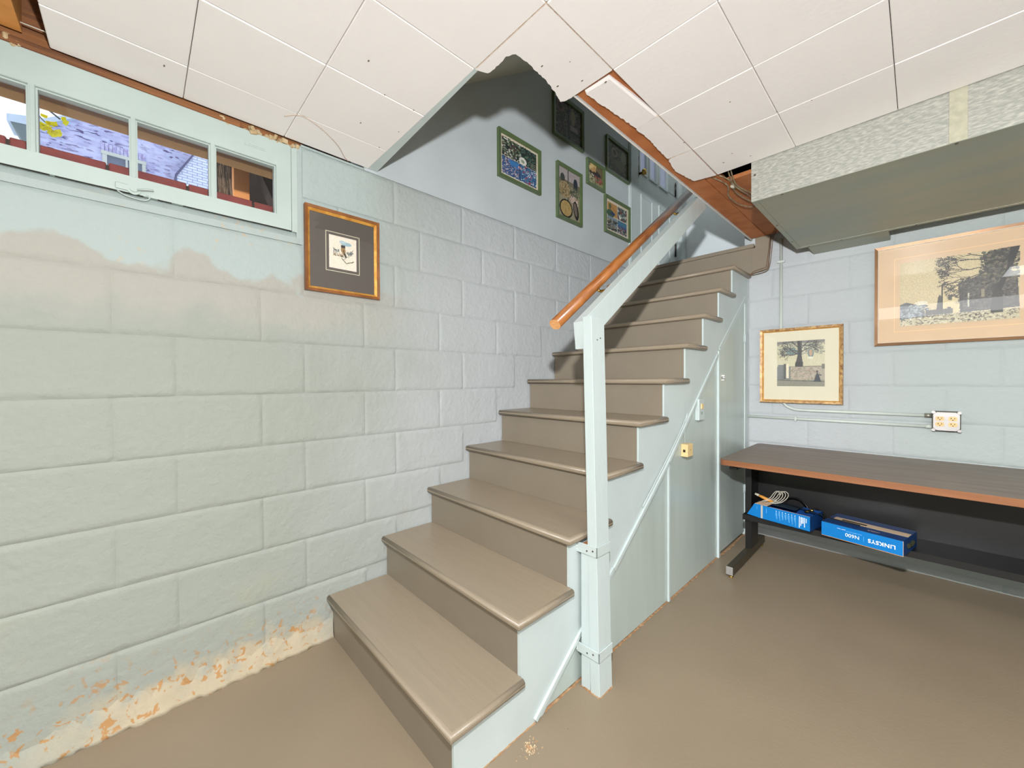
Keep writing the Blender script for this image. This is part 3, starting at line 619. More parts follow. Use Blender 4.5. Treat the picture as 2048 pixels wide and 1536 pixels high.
# lower panels, slightly set back, wavy at the floor
def lowpanel(a, b_, name):
    fz = lambda y: np.interp(y, [q[0] for q in DG[::-1]], [q[1] for q in DG[::-1]])
    ys = [a+(b_-a)*k/10 for k in range(11)]; top = [(y, float(fz(y))-0.004) for y in ys]
    top = [(y, max(z, 0.012)) for y, z in top]
    bm = BM(); prism(bm, [(a, 0.008), (b_, 0.008)]+top[::-1], 0, 0.886, 0.8985); return obj(name, bm, M_lower, st)
lowpanel(-0.68, 0.275, 'lower_panel'); lowpanel(0.29, 0.968, 'lower_panel')
def strip(p0, p1, w, x0, x1, nm, par, m=None):
    d = Vector((p1[0]-p0[0], p1[1]-p0[1])).normalized(); n = Vector((-d.y, d.x))*w/2
    bm = BM(); prism(bm, [(p0[0]+n.x, p0[1]+n.y), (p1[0]+n.x, p1[1]+n.y), (p1[0]-n.x, p1[1]-n.y), (p0[0]-n.x, p0[1]-n.y)], 0, x0, x1, 0.0012); return obj(nm, bm, m or M_trim, par)
strip((-0.70, 0.008), (-0.23, 0.345), 0.017, 0.899, 0.913, 'trim_strip', st)
strip((-0.23, 0.338), (0.274, 0.70), 0.018, 0.899, 0.913, 'trim_strip', st); strip((0.27, 0.697), (0.955, 1.262), 0.018, 0.899, 0.913, 'trim_strip', st)
strip((0.985, 1.30), (1.50, 1.685), 0.018, 0.899, 0.910, 'trim_strip', st)
strip((0.283, 0.004), (0.283, 0.69), 0.016, 0.899, 0.909, 'trim_strip', st); strip((0.978, 0.002), (0.978, 1.285), 0.022, 0.893, 0.911, 'trim_strip', st)
# closet door under the stairs
cd = tag(root('door_2', (0.9, 1.24, 0)), 'tall narrow closet door under the stairs', None, None, 'structure')
bm = BM(); prism(bm, [(0.992, 0.022), (1.497, 0.022), (1.497, 1.66), (0.992, 1.282)], 0, 0.883, 0.9015, 0.001); obj('door_leaf', bm, M_lower, cd)
bm = BM(); box(bm, 0.88, 0.906, 1.502, YE-0.006, 0.0, 1.70, 0.002); obj('door_post', bm, M_trim, cd)
for z in (1.37, 0.30): 
    bm = BM(); cyl(bm, (0.907, 1.499, z), (0, 0, 1), 0.005, 0.06, 10); box(bm, 0.901, 0.904, 1.485, 1.514, z+0.004, z+0.056, 0.0006); obj('hinge', bm, M_trim, cd)
bm = BM(); box(bm, 0.9015, 0.909, 0.995, 1.012, 1.098, 1.142, 0.001); box(bm, 0.9015, 0.905, 1.018, 1.068, 1.098, 1.142, 0.001); cyl(bm, (0.905, 1.04, 1.12), (1, 0, 0), 0.0085, 0.018, 12); box(bm, 0.905, 0.913, 1.052, 1.066, 1.102, 1.138, 0.001)
obj('door_latch', bm, mat('nickel_latch', (214, 216, 212), 0.3, 0.6), cd)
# landing: top riser, cap, fascia on the end wall
lf = tag(root('trim_2', (0.5, 1.57, 1.87)), 'brown painted fascia of the upper landing', None, None, 'structure')
bm = BM(); box(bm, 0.002, 0.936, 1.553, 1.578, 1.8625, 2.044); obj('riser', bm, M_riser, lf)
bm = BM(); box(bm, 0.002, 0.950, 1.541, 1.60, 2.0445, 2.071, 0.003); obj('cap', bm, M_riser, lf)
bm = BM(); prism(bm, [(0.936, 1.862), (1.035, 1.878), (1.048, 2.118), (0.957, 2.108), (0.957, 2.04), (0.936, 2.04)], 1, 1.545, 1.573, 0.001); obj('fascia', bm, M_riser, lf)
bm = BM(); box(bm, -0.15, 1.1, 1.60, 2.8, 1.95, 2.062); tag(obj('floor_landing', bm, M_riser), None, None, None, 'structure')
# ------------------------------------------------------------------ side door at the landing
dr = tag(root('door_1', (0, 2.09, 2.07)), 'grey side door with small glazed lights at the head of the stairs', None, None, 'structure')
DA, DB = 1.655, 2.545
bm = BM(); X0, X1 = -0.06, -0.025
lites = [(1.735, 1.872), (1.915, 2.065), (2.135, 2.345)]; lites = [(1.735, 1.865), (1.925, 2.065), (2.13, 2.30)]
box(bm, X0, X1, DA, DB, 2.075, 3.035); box(bm, X0, X1, DA, DB, 3.70, 4.10); ys = [DA]+[v for a in lites for v in a]+[DB]
for k in range(0, len(ys), 2): box(bm, X0, X1, ys[k], ys[k+1], 3.03, 3.71)
obj('door_leaf', bm, M_door, dr)
for a, b_ in lites:
    bm = BM(); box(bm, -0.045, -0.04, a, b_, 3.03, 3.70); obj('pane', bm, M_frost, dr)
    bm = BM(); frame_x(bm, X1-0.004, X1+0.008, a-0.014, b_+0.014, 3.015, 3.72, 0.018); obj('pane_bead', bm, M_trim, dr)
for a, b_ in ((1.755, 1.985), (2.11, 2.37)):
    bm = BM(); z0, z1 = 2.20, 2.83
    frame_x(bm, X1-0.002, X1+0.009, a, b_, z0, z1, 0.022, True, 0.002)
    box(bm, X1-0.002, X1+0.004, a+0.03, b_-0.03, z0+0.03, z1-0.03, 0.002); obj('raised_panel', bm, M_door, dr)
bm = BM(); tube(bm, [(X1+0.004, 1.683, z) for z in (2.87, 2.90, 2.93, 2.97, 3.03, 3.08, 3.13, 3.17)], 0.01, 8, True, [0.006, 0.016, 0.013, 0.02, 0.022, 0.012, 0.02, 0.006]); obj('escutcheon', bm, M_iron, dr)
bm = BM(); tube(bm, [(X1+0.01, 1.70, 2.985), (X1+0.045, 1.70, 2.985), (X1+0.055, 1.70, 2.985), (X1+0.075, 1.70, 2.985), (X1+0.085, 1.70, 2.985)], 0.02, 16, True, [0.01, 0.01, 0.026, 0.028, 0.012]); obj('door_knob', bm, M_brass, dr)
for z in (3.03, 2.40):
    bm = BM(); cyl(bm, (X1+0.008, DB-0.06, z), (0, 0, 1), 0.008, 0.13, 8); cyl(bm, (X1+0.008, DB-0.06, z+0.13), (0, 0, 1), 0.004, 0.02, 8); obj('hinge', bm, M_iron, dr)
bm = BM()
for q in ((1.495, 1.65), (2.55, 2.69)): box(bm, -0.02, 0.012, q[0], q[1], 2.073, 4.15, 0.002); box(bm, 0.01, 0.018, q[0]+0.012, q[1]-0.10, 2.073, 4.14, 0.002)
box(bm, -0.02, 0.012, 1.495, 2.69, 4.11, 4.25, 0.002); obj('door_casing', bm, M_door, dr)

# ------------------------------------------------------------------ railing
rl = root('stair_railing', (0.96, -0.43, 0), label='pale painted newel post with sloping board rail beside the stairs', cat='railing')
def shear(bm):
    for v in bm.verts: v.co.x += -0.030*max(0, v.co.z)/1.335
    return bm
bm = BM(); box(bm, 0.9195, 0.9575, -0.466, -0.390, 0.0, 0.515, 0.0015); obj('short_stud', bm, M_newel, rl)
bm = BM(); box(bm, 0.961, 0.999, -0.468, -0.388, 0.0, 1.338, 0.0015); obj('newel_post', shear(bm), M_newel, rl)
bm = BM(); box(bm, 0.922, 0.959, -0.4665, -0.3905, 0.516, 0.520); obj('bare_top', bm, M_chip, rl, label='bare wood top of the short stud')
sl = 0.735; yb0, yb1 = -0.468, 0.61
zt = lambda y: 1.322+sl*(y+0.468)
bm = BM(); prism(bm, [(yb0, zt(yb0)), (yb0+0.012, zt(yb0)-0.098), (-0.34, zt(-0.34)-0.105), (yb1+0.10, zt(yb1)-0.035), (yb1+0.01, zt(yb1)+0.005)], 0, 0.890, 0.9305, 0.0015); obj('board_rail', bm, M_newel, rl)
for z in (0.490, 0.124):
    dx = -0.030*z/1.335
    bm = BM(); box(bm, 0.897, 1.003+dx, -0.4725, -0.469, z, z+0.036, 0.001); box(bm, 0.9995+dx, 1.003+dx, -0.4725, -0.387, z, z+0.036, 0.001); obj('metal_strap', bm, M_trim, rl)
    bm = BM()
    for (x, q) in ((0.975, z+0.02), (0.95, z+0.014)): cyl(bm, (x, -0.4725, q), (0, -1, 0), 0.003, 0.0015, 8)
    obj('screw', bm, M_screw, rl)
    bm = BM(); tube(bm, [(0.897+0.010*math.cos(t), -0.470-0.003, z+0.014+0.010*math.sin(t)) for t in [k*math.pi/5 for k in range(11)]], 0.003, 6); obj('screw_eye', bm, M_trim, rl)
bm = BM(); 
for (y, z) in ((-0.435, 1.255), (-0.415, 1.262)): cyl(bm, (0.9705, y, z), (1, 0, 0), 0.0028, 0.0012, 8)
obj('screw', bm, M_screw, rl)
# wooden handrail with bracket
hr = root('handrail', (0.83, -0.49, 1.326), label='round varnished wooden handrail on a brass bracket', cat='handrail')
a, b_ = Vector((0.83, -0.500, 1.318)), Vector((0.83, 0.90, 2.335))
d = (b_-a).normalized(); e = Vector((0, -d.z, d.y)); bm = BM(); rings = []
prof = []
for k in range(20):
    t = 2*math.pi*k/20; cx_, cz_ = math.cos(t), math.sin(t)
    prof.append((0.023*math.copysign(abs(cx_)**0.8, cx_), 0.0205*math.copysign(abs(cz_)**0.85, cz_)))
for c in (a, b_): rings.append([bm.verts.new(c+Vector((1, 0, 0))*u+e*v) for u, v in prof])
for k in range(20): bm.faces.new((rings[0][k], rings[0][(k+1) % 20], rings[1][(k+1) % 20], rings[1][k])).smooth = True
f = bm.faces.new(rings[0]); f.material_index = 1; bm.faces.new(rings[1][::-1]).material_index = 1
obj('rail', bm, [M_rail, M_railend], hr)
def bracket(y):
    c = a+d*((y-a.y)/d.y); bm = BM(); tube(bm, spline([c-e*0.018, c-e*0.032+Vector((0.006, 0, 0)), c-e*0.034+Vector((0.035, 0, 0)), c-e*0.03+Vector((0.060, 0, 0))], 5), 0.0055, 8)
    cyl(bm, c-e*0.03+Vector((0.052, 0, 0)), (1, 0, 0), 0.016, 0.0075, 14); obj('bracket', bm, M_brass, hr)
bracket(-0.235); bracket(0.5)

# ------------------------------------------------------------------ pictures
class Canvas:
    def __init__(s, w, h, c): s.w, s.h = w, h; s.a = np.zeros((h, w, 3)); s.a[:] = c; s.y, s.x = np.mgrid[0:h, 0:w]; s.x = (s.x+.5)/w; s.y = (s.y+.5)/h
    def rect(s, x0, y0, x1, y1, c): s.a[(s.x >= x0)*(s.x <= x1)*(s.y >= y0)*(s.y <= y1)] = c
    def ell(s, cx, cy, rx, ry, c, ang=0):
        ca, sa = math.cos(ang), math.sin(ang); u = (s.x-cx)*ca+(s.y-cy)*sa; v = -(s.x-cx)*sa+(s.y-cy)*ca
        s.a[(u/rx)**2+(v/ry)**2 <= 1] = c
    def line(s, x0, y0, x1, y1, w, c, asp=1.0):
        dx, dy = x1-x0, (y1-y0)*asp; L = dx*dx+dy*dy+1e-12; t = np.clip(((s.x-x0)*dx+(s.y-y0)*asp*dy)/L, 0, 1)
        s.a[np.hypot(s.x-x0-t*dx, (s.y-y0)*asp-t*dy) < w] = c
    def poly(s, pts, c):
        ins = np.zeros(s.x.shape, bool); j = len(pts)-1
        for i in range(len(pts)):
            xi, yi = pts[i]; xj, yj = pts[j]
            ins ^= ((yi > s.y) != (yj > s.y)) & (s.x < (xj-xi)*(s.y-yi)/(yj-yi+1e-9)+xi); j = i
        s.a[ins] = c
    def speck(s, x0, y0, x1, y1, cols, n, r, seed=0, asp=1.0):
        q = random.Random(seed)
        for _ in range(n): s.ell(q.uniform(x0, x1), q.uniform(y0, y1), r*q.uniform(.5, 1.3), r*asp*q.uniform(.5, 1.3), q.choice(cols), q.uniform(0, 3))
    def noise(s, amp, seed=0):
        q = np.random.RandomState(seed); s.a = np.clip(s.a+q.uniform(-amp, amp, (s.h, s.w, 1)), 0, 255)
def print_mesh(name, cv, w, h, y, parent, cx=0, cz=0, rough=0.5):
    """flat print: coloured cells in the local XZ plane, y = depth"""
    nx, ny = cv.w, cv.h; xs = np.linspace(-w/2, w/2, nx+1)+cx; zs = np.linspace(h/2, -h/2, ny+1)+cz
    V = [(x, y, z) for z in zs for x in xs]; Fc = [(j*(nx+1)+i, (j+1)*(nx+1)+i, (j+1)*(nx+1)+i+1, j*(nx+1)+i+1) for j in range(ny) for i in range(nx)]
    me = bpy.data.meshes.new(name); me.from_pydata(V, [], Fc); at = me.color_attributes.new('ink', 'FLOAT_COLOR', 'CORNER')
    gm = cv.a.mean(axis=2, keepdims=True); c = (gm+(cv.a-gm)*0.72)*0.93; q_ = np.random.RandomState(int(w*1e4)); c = np.clip(c*(1+q_.uniform(-0.10, 0.10, c.shape[:2]+(1,))), 0, 255); c = c.reshape(-1, 3)/255.0; c = np.where(c <= 0.04045, c/12.92, ((c+0.055)/1.055)**2.4); c = np.hstack([c, np.ones((len(c), 1))])
    at.data.foreach_set('color', np.repeat(c, 4, axis=0).astype(np.float32).ravel())
    if 'printed_ink' not in bpy.data.materials:
        m = bpy.data.materials.new('printed_ink'); m.use_nodes = True; g = NT(m); b = g.n['Principled BSDF']; b.inputs['Roughness'].default_value = rough
        ca = g.new('ShaderNodeVertexColor'); ca.layer_name = 'ink'; g.link(ca.outputs[0], b.inputs['Base Color'])
    me.materials.append(bpy.data.materials['printed_ink'])
    o = bpy.data.objects.new(name, me); COL.objects.link(o); o.parent = parent; return o
def ring(bm, w, h, bw, y0, y1, lip=0.0, mi=0):
    """mitred frame ring in local XZ: outer w x h, band width bw, front at y0(-) back at y1; lip: inner edge set back"""
    o_ = [(-w/2, -h/2), (w/2, -h/2), (w/2, h/2), (-w/2, h/2)]; i_ = [(-w/2+bw, -h/2+bw), (w/2-bw, -h/2+bw), (w/2-bw, h/2-bw), (-w/2+bw, h/2-bw)]
    A = [bm.verts.new((x, y1, z)) for x, z in o_]; B = [bm.verts.new((x, y0, z)) for x, z in o_]; C_ = [bm.verts.new((x, y0+lip, z)) for x, z in i_]; D = [bm.verts.new((x, y1, z)) for x, z in i_]
    for k in range(4):
        l = (k+1) % 4
        for P_, Q_ in ((A, B), (B, C_), (C_, D)): bm.faces.new((P_[k], P_[l], Q_[l], Q_[k])).material_index = mi
    return bm
def picture(name, center, w, h, left, label, frame_mats, bands, matc=None, inner=None, cv=None, pr=None, glassy=False, tilt=0, group=None, cat='picture', fillet=None):
    """bands: list of (width, front depth, lip) from outside in; pr=(w,h,cx,cz) of the print"""
    r = root(name, center, (0, tilt if not left else 0, math.pi/2 if left else 0), label, cat, group)
    if left and tilt: r.rotation_euler = (0, tilt, math.pi/2)
    off = 0
    for k, (bw, dpt, lip) in enumerate(bands):
        bm = BM(); ring(bm, w-2*off, h-2*off, bw, -dpt, -0.001, lip); obj('frame' if k == 0 else 'frame_lip', bm, frame_mats[k], r, world=False); off += bw
    bm = BM(); box(bm, -w/2+0.004, w/2-0.004, -0.004, -0.001, -h/2+0.004, h/2-0.004); obj('backing', bm, M_tile2, r, world=False)
    iw, ih = w-2*off, h-2*off
    if matc is not None: bm = BM(); box(bm, -iw/2-0.002, iw/2+0.002, -0.0065, -0.0045, -ih/2-0.002, ih/2+0.002); obj('mat_board', bm, matc, r, world=False)
    if cv is not None: print_mesh('print', cv, pr[0], pr[1], -0.0075, r, pr[2], pr[3])
    if glassy: bm = BM(); bm.faces.new([bm.verts.new(v) for v in ((-iw/2, -0.0095, -ih/2), (iw/2, -0.0095, -ih/2), (iw/2, -0.0095, ih/2), (-iw/2, -0.0095, ih/2))]); obj('glass', bm, M_glass, r, world=False)
    return r
GB = [(0.021, 0.022, 0.004)]
cr = (228, 208, 176); gr = (70, 96, 58); dk = (40, 48, 44); wh = (226, 222, 206)
def collage1():
    c = Canvas(110, 84, cr); c.rect(.05, .06, .95, .94, dk); q = random.Random(1)
    c.speck(.05, .06, .55, .5, [(60, 90, 60), (110, 130, 90), (40, 60, 50), (190, 190, 170), (90, 60, 60)], 260, .02, 1)
    c.speck(.5, .06, .95, .5, [(40, 70, 60), (60, 110, 100), (30, 40, 36), (90, 110, 80)], 200, .02, 2); c.ell(.58, .42, .10, .10, wh, .4); c.ell(.58, .42, .05, .04, (150, 160, 130), .4)
    c.rect(.05, .52, .95, .94, (40, 96, 160)); c.speck(.05, .52, .50, .94, [(190, 150, 160), (40, 70, 130), (200, 196, 190), (90, 60, 90)], 330, .012, 3); c.poly([(.2, .53), (.5, .53), (.52, .68), (.25, .66)], (36, 120, 200)); c.ell(.5, .62, .05, .035, (220, 150, 150))
    c.speck(.54, .52, .95, .94, [(30, 80, 150), (190, 210, 220), (60, 130, 160), (200, 60, 70), (20, 40, 90)], 240, .015, 4)
    for k in range(5): c.ell(.62+.07*k, .6+.05*(k % 3), .03, .035, (200, 216, 220)); c.ell(.62+.07*k, .6+.05*(k % 3), .02, .022, (50, 96, 150))
    for k in range(3): c.line(.8, .36+.05*k, .93, .36+.05*k, .006, (170, 160, 130))
    c.line(.5, .52, .5, .94, .006, (20, 40, 70)); c.line(.05, .51, .95, .51, .006, (200, 200, 190)); c.rect(.08, .07, .2, .10, (230, 230, 220)); return c
def collage2():
    c = Canvas(90, 76, (64, 72, 52)); c.speck(0, 0, 1, 1, [(90, 74, 60), (60, 84, 50), (120, 92, 84), (44, 50, 38), (130, 120, 96)], 620, .022, 11)
    c.ell(.2, .2, .12, .14, (130, 90, 84)); c.ell(.2, .2, .08, .09, (70, 60, 50)); c.line(.5, 0, .5, 1, .02, (34, 44, 34)); c.ell(.68, .3, .09, .2, (140, 130, 90)); c.rect(.58, .52, .85, .66, (150, 132, 124)); c.rect(.52, .68, 1, .74, (36, 40, 32)); return c
def tallpan():
    c = Canvas(70, 96, (150, 140, 104)); c.rect(0, 0, 1, .22, (176, 160, 158)); c.rect(0, .22, 1, .30, (120, 110, 80)); c.line(.45, 0, .45, .75, .02, (70, 74, 60), 1.4)
    c.ell(.2, .2, .1, .09, (60, 66, 56)); c.ell(.8, .22, .1, .12, (38, 46, 60)); c.ell(.3, .42, .28, .16, (170, 140, 84)); c.speck(.05, .3, .5, .55, [(190, 158, 100), (120, 104, 60), (90, 80, 50)], 120, .02, 5, .7)
    c.speck(.5, .3, 1, .5, [(84, 96, 60), (120, 120, 90), (60, 66, 50)], 90, .025, 6, .7); c.speck(.55, .5, .9, .66, [(200, 160, 140), (170, 110, 90), (216, 190, 160)], 50, .035, 7, .7)
    c.ell(.36, .80, .30, .19, (34, 30, 26)); c.ell(.36, .795, .25, .155, (186, 148, 70)); c.speck(.2, .68, .5, .9, [(200, 162, 84), (168, 130, 56)], 50, .02, 8, .7)
    c.ell(.82, .76, .12, .2, (40, 36, 34), -.4); c.ell(.8, .74, .07, .14, (120, 100, 84), -.4); c.rect(0, .97, 1, 1, (110, 120, 70)); return c
def small4():
    c = Canvas(60, 56, (120, 100, 60)); c.rect(0, .7, 1, 1, (150, 150, 90)); c.ell(.5, .5, .4, .26, (50, 34, 30)); c.speck(.1, 0, .5, .3, [(236, 196, 110), (210, 150, 70)], 26, .08, 5); c.speck(.5, .5, 1, .8, [(150, 60, 50), (190, 90, 70), (110, 120, 60)], 60, .05, 6)
    c.speck(0, .5, .5, .95, [(200, 180, 140), (160, 150, 90), (110, 110, 60)], 50, .05, 7); c.line(.65, .3, .65, .8, .02, (60, 50, 40)); return c
def dark5():
    c = Canvas(84, 70, (78, 84, 50)); c.speck(0, 0, 1, 1, [(96, 96, 60), (60, 66, 42), (120, 116, 76), (104, 84, 64)], 480, .03, 21); c.ell(.35, .3, .14, .14, (140, 116, 90)); c.ell(.35, .3, .09, .09, (84, 76, 50)); c.ell(.8, .3, .14, .2, (130, 128, 80)); c.ell(.6, .62, .3, .14, (110, 104, 60)); return c
def quad6():
    c = Canvas(96, 84, cr); c.rect(.07, .08, .49, .49, (206, 140, 50)); c.ell(.2, .42, .16, .12, (60, 96, 60)); c.ell(.3, .4, .1, .05, (30, 50, 110)); c.line(.2, .15, .42, .3, .008, (150, 60, 40)); c.ell(.18, .2, .05, .09, (90, 110, 50))
    c.rect(.51, .08, .93, .49, (96, 116, 110)); c.speck(.52, .09, .92, .48, [(60, 84, 90), (190, 190, 176), (50, 60, 50), (130, 60, 60)], 90, .03, 3); c.ell(.62, .4, .05, .06, (220, 214, 200))
    c.rect(.07, .51, .49, .93, (120, 140, 160)); c.speck(.08, .6, .48, .92, [(60, 70, 50), (96, 96, 66), (150, 140, 110), (40, 40, 40)], 150, .025, 4)
    c.rect(.51, .51, .93, .93, (50, 120, 160)); c.rect(.51, .66, .93, .74, (50, 90, 150)); c.speck(.52, .72, .92, .92, [(40, 50, 70), (140, 40, 60), (60, 90, 70), (190, 170, 150)], 130, .022, 6); return c
for nm_args in (
    ((0.0, 0.144, 2.488), 0.378, 0.29, 'green framed cream bordered food collage, the one nearest the stair foot', collage1(), 0.0),
    ((0.0, 0.642, 2.968), 0.347, 0.30, 'dark green framed two column collage highest on the stair wall, in shadow', collage2(), 0.0),
    ((0.0, 0.648, 2.447), 0.290, 0.39, 'tall green framed kitchen print with a round pan at its bottom', tallpan(), 0.0),
    ((0.0, 0.980, 2.706), 0.240, 0.195, 'smallest green framed print on the stair wall', small4(), 0.0),
    ((0.0, 1.305, 2.948), 0.355, 0.285, 'green framed dark print above right, next to the landing door', dark5(), 0.0),
    ((0.0, 1.298, 2.455), 0.390, 0.30, 'green framed collage of four coloured photos below the others by the door', quad6(), 0.0)):
    c, w, h, lb, cv, t = nm_args
    picture('framed_print', c, w, h, True, lb, [M_greenframe], [(0.021, 0.022, 0.004)], None, cv=cv, pr=(w-0.040, h-0.040, 0, 0), tilt=t, group=None)
# dark matted etching of a tower
def tower():
    c = Canvas(110, 120, (240, 222, 200)); c.rect(.12, .08, .90, .92, (236, 222, 196))
    c.ell(.62, .2, .2, .06, (150, 186, 196)); c.ell(.48, .16, .12, .05, (176, 200, 204)); q = random.Random(3)
    for k in range(70):
        x = q.choice([q.uniform(.14, .36), q.uniform(.62, .88)]); y = .42-.5*abs(x-(.25 if x < .5 else .72))+q.uniform(0, .1); c.line(x, y, x+q.uniform(-.05, .06), y+q.uniform(.02, .08), .006, q.choice([(90, 100, 104), (120, 128, 130), (70, 80, 80)]))
    c.poly([(.43, .3), (.57, .3), (.60, .44), (.54, .56), (.48, .52), (.42, .42)], (176, 130, 66)); c.rect(.43, .25, .58, .33, (52, 46, 38)); c.line(.52, .4, .52, .46, .012, (60, 44, 30)); c.line(.44, .27, .57, .27, .008, (36, 32, 28))
    for k in range(30): x = q.uniform(.14, .5); c.line(x, .56+q.uniform(-.04, .05), x+.06, .58+q.uniform(-.04, .05), .006, q.choice([(160, 112, 60), (190, 150, 90), (90, 80, 60)]))
    c.line(.56, .5, .6, .6, .03, (46, 50, 38)); c.line(.45, .62, .72, .58, .006, (70, 70, 50)); c.line(.45, .66, .62, .8, .012, (60, 66, 40)); c.line(.62, .8, .9, .70, .012, (96, 110, 60)); c.line(.5, .7, .6, .64, .006, (60, 60, 40)); c.line(.7, .76, .86, .74, .006, (70, 80, 50)); c.line(.14, .6, .5, .61, .005, (70, 60, 44)); return c
pic = picture('framed_etching', (0.0, -0.959, 1.669), 0.318, 0.356, True, 'small tower etching in a wide dark mat and gold frame beside the window', [M_wine, M_gold], [(0.011, 0.024, 0.002), (0.010, 0.018, 0.008)], M_darkmat, cv=tower(), pr=(0.118, 0.142, -0.002, 0.006), glassy=True, tilt=0.0, cat='picture')
bm = BM(); ring(bm, 0.146, 0.170, 0.0025, -0.0078, -0.006); bmesh.ops.translate(bm, verts=bm.verts, vec=(-0.002, 0, 0.006)); obj('mat_line', bm, M_cream, pic, world=False)
# tree and walled yard print
def tree_print():
    c = Canvas(150, 150, (206, 196, 150)); q = random.Random(8)
    c.rect(0, .56, 1, 1, (170, 156, 130)); c.rect(0, .56, .3, .86, (120, 124, 116)); c.rect(.02, .52, .16, .86, (110, 112, 108)); c.rect(.2, .50, .26, .82, (230, 214, 176)); c.rect(.15, .50, .2, .84, (84, 84, 76)); c.rect(0, .86, 1, 1, (136, 132, 108)); c.line(0, .86, 1, .9, .008, (96, 92, 76)); c.line(.3, .57, .96, .565, .006, (110, 90, 70))
    c.speck(.3, .6, .9, .84, [(156, 140, 116), (182, 166, 140), (150, 130, 106), (190, 160, 130)], 220, .02, 2)
    c.rect(0, 0, 1, .06, (126, 118, 112)); c.rect(.94, .52, 1, .62, (110, 108, 90))
    c.speck(0, .06, 1, .3, [(150, 150, 124), (176, 170, 132), (130, 134, 118)], 300, .018, 5); c.speck(.2, .15, .45, .3, [(90, 120, 120), (110, 130, 124)], 50, .02, 6)
    c.ell(.72, .28, .06, .10, (104, 130, 130)); c.ell(.72, .27, .035, .07, (196, 150, 110)); c.ell(.71, .38, .06, .03, (220, 216, 180))
    c.poly([(.44, 0), (.54, 0), (.53, .3), (.56, .52), (.40, .52), (.45, .3)], (70, 66, 64)); c.poly([(.40, .47), (.56, .47), (.56, .57), (.39, .56)], (56, 52, 52))
    def br(x, y, a, L, w, dpt):
        x2, y2 = x+L*math.cos(a), y+L*math.sin(a); c.line(x, y, x2, y2, w, (74, 72, 68))
        if dpt:
            for _ in range(3): br(x2, y2, a+q.uniform(-.7, .7), L*q.uniform(.55, .85), max(.0022, w*.6), dpt-1)
    for a0, y0, sx in ((-2.6, .30, .46), (-2.9, .24, .46), (-.5, .24, .53), (-.8, .16, .53), (-2.4, .14, .46), (2.9, .28, .46), (.1, .10, .53)): br(sx, y0, a0, .13, .010, 4)
    c.poly([(.78, .9), (.83, .74), (.85, .70), (.88, .74), (.93, .9)], (44, 52, 60)); c.ell(.845, .68, .02, .025, (60, 56, 56)); c.line(.86, .75, .93, .76, .012, (60, 64, 68)); return c
picture('framed_etching', (1.2135, YE-0.022, 1.200), 0.447, 0.502, False, 'smaller gilt framed tree and wall print hanging above the desk', [M_oldgold, M_gold], [(0.014, 0.026, 0.003), (0.006, 0.018, 0.006)], M_cream, cv=tree_print(), pr=(0.258, 0.302, 0.004, 0.012), glassy=True)
def church_print():
    c = Canvas(230, 170, (206, 184, 132)); q = random.Random(12)
    c.rect(0, .86, 1, 1, (196, 182, 140)); c.speck(0, .86, 1, 1, [(150, 140, 110), (210, 198, 160), (120, 112, 92)], 260, .008, 3, 2.)
    c.poly([(0, .66), (.06, .63), (.12, .66), (.2, .74), (.24, .86), (0, .9)], (100, 104, 102)); c.speck(0, .68, .26, .88, [(120, 128, 130), (150, 160, 162), (84, 88, 90)], 200, .012, 4)
    c.ell(.2, .66, .06, .03, (222, 210, 180)); c.rect(.38, .42, .54, .84, (214, 190, 130)); c.line(.385, .42, .385, .84, .006, (60, 54, 46)); c.line(.38, .42, .56, .40, .006, (70, 60, 48)); c.rect(.44, .58, .47, .66, (84, 78, 64)); c.rect(.45, .48, .475, .52, (90, 84, 70)); c.rect(.43, .76, .46, .80, (80, 70, 60))
    c.poly([(.33, .84), (.35, .6), (.365, .56), (.38, .6), (.38, .84)], (74, 68, 58)); c.rect(.24, .78, .48, .86, (100, 94, 82))
    for k in range(26): c.line(.2+.01*k, .78, .2+.01*k, .88, .0018, (60, 56, 50))
    c.poly([(.52, .42), (.7, .34), (.98, .34), (1, .84), (.54, .86)], (76, 70, 62)); c.speck(.54, .36, .98, .84, [(96, 88, 76), (60, 56, 50), (110, 102, 84), (84, 84, 70)], 500, .012, 7)
    c.rect(.60, .58, .612, .78, (196, 190, 160)); c.rect(.71, .55, .735, .66, (150, 136, 100)); c.rect(.545, .5, .56, .84, (60, 56, 50))
    c.poly([(.72, 0.05), (.86, 0.0), (.98, 0), (.96, .2), (.87, .55), (.88, .9), (.78, .9), (.80, .55), (.74, .28)], (62, 58, 50)); c.speck(.7, .0, 1, .5, [(84, 80, 66), (58, 56, 48), (120, 104, 80), (96, 96, 70)], 320, .014, 9); c.poly([(.93, 0), (1, 0), (.94, .3), (.86, .6), (.82, .55), (.9, .3)], (50, 46, 42))
    def br(x, y, a, L, w, dpt):
        x2, y2 = x+L*math.cos(a), y+L*1.3*math.sin(a); c.line(x, y, x2, y2, w, (66, 60, 52), .8)
        if dpt:
            for _ in range(3): br(x2, y2, a+q.uniform(-.6, .6), L*q.uniform(.6, .85), max(.0012, w*.6), dpt-1)
    for a0, y0 in ((3.3, .12), (3.0, .22), (2.8, .30), (3.5, .08), (2.6, .3)): br(.74, y0, a0, .115, .005, 5)
    for k in range(3): c.ell(.10+.09*k, .90, .008, .012, (236, 226, 200))
    c.speck(0.5, .88, .75, .97, [(90, 84, 70)], 26, .008, 5); c.noise(6); return c
pw = 0.640
pic = picture('framed_etching', (1.578+pw/2, YE, 1.592), pw, 0.578, False, 'large bronze framed print of a bare tree and building, half reflecting the room', [M_bronze, M_silverlip], [(0.015, 0.030, 0.004), (0.002, 0.027, 0.002)], M_beigemat, cv=church_print(), pr=(0.425, 0.362, 0.0, 0.0), glassy=True)
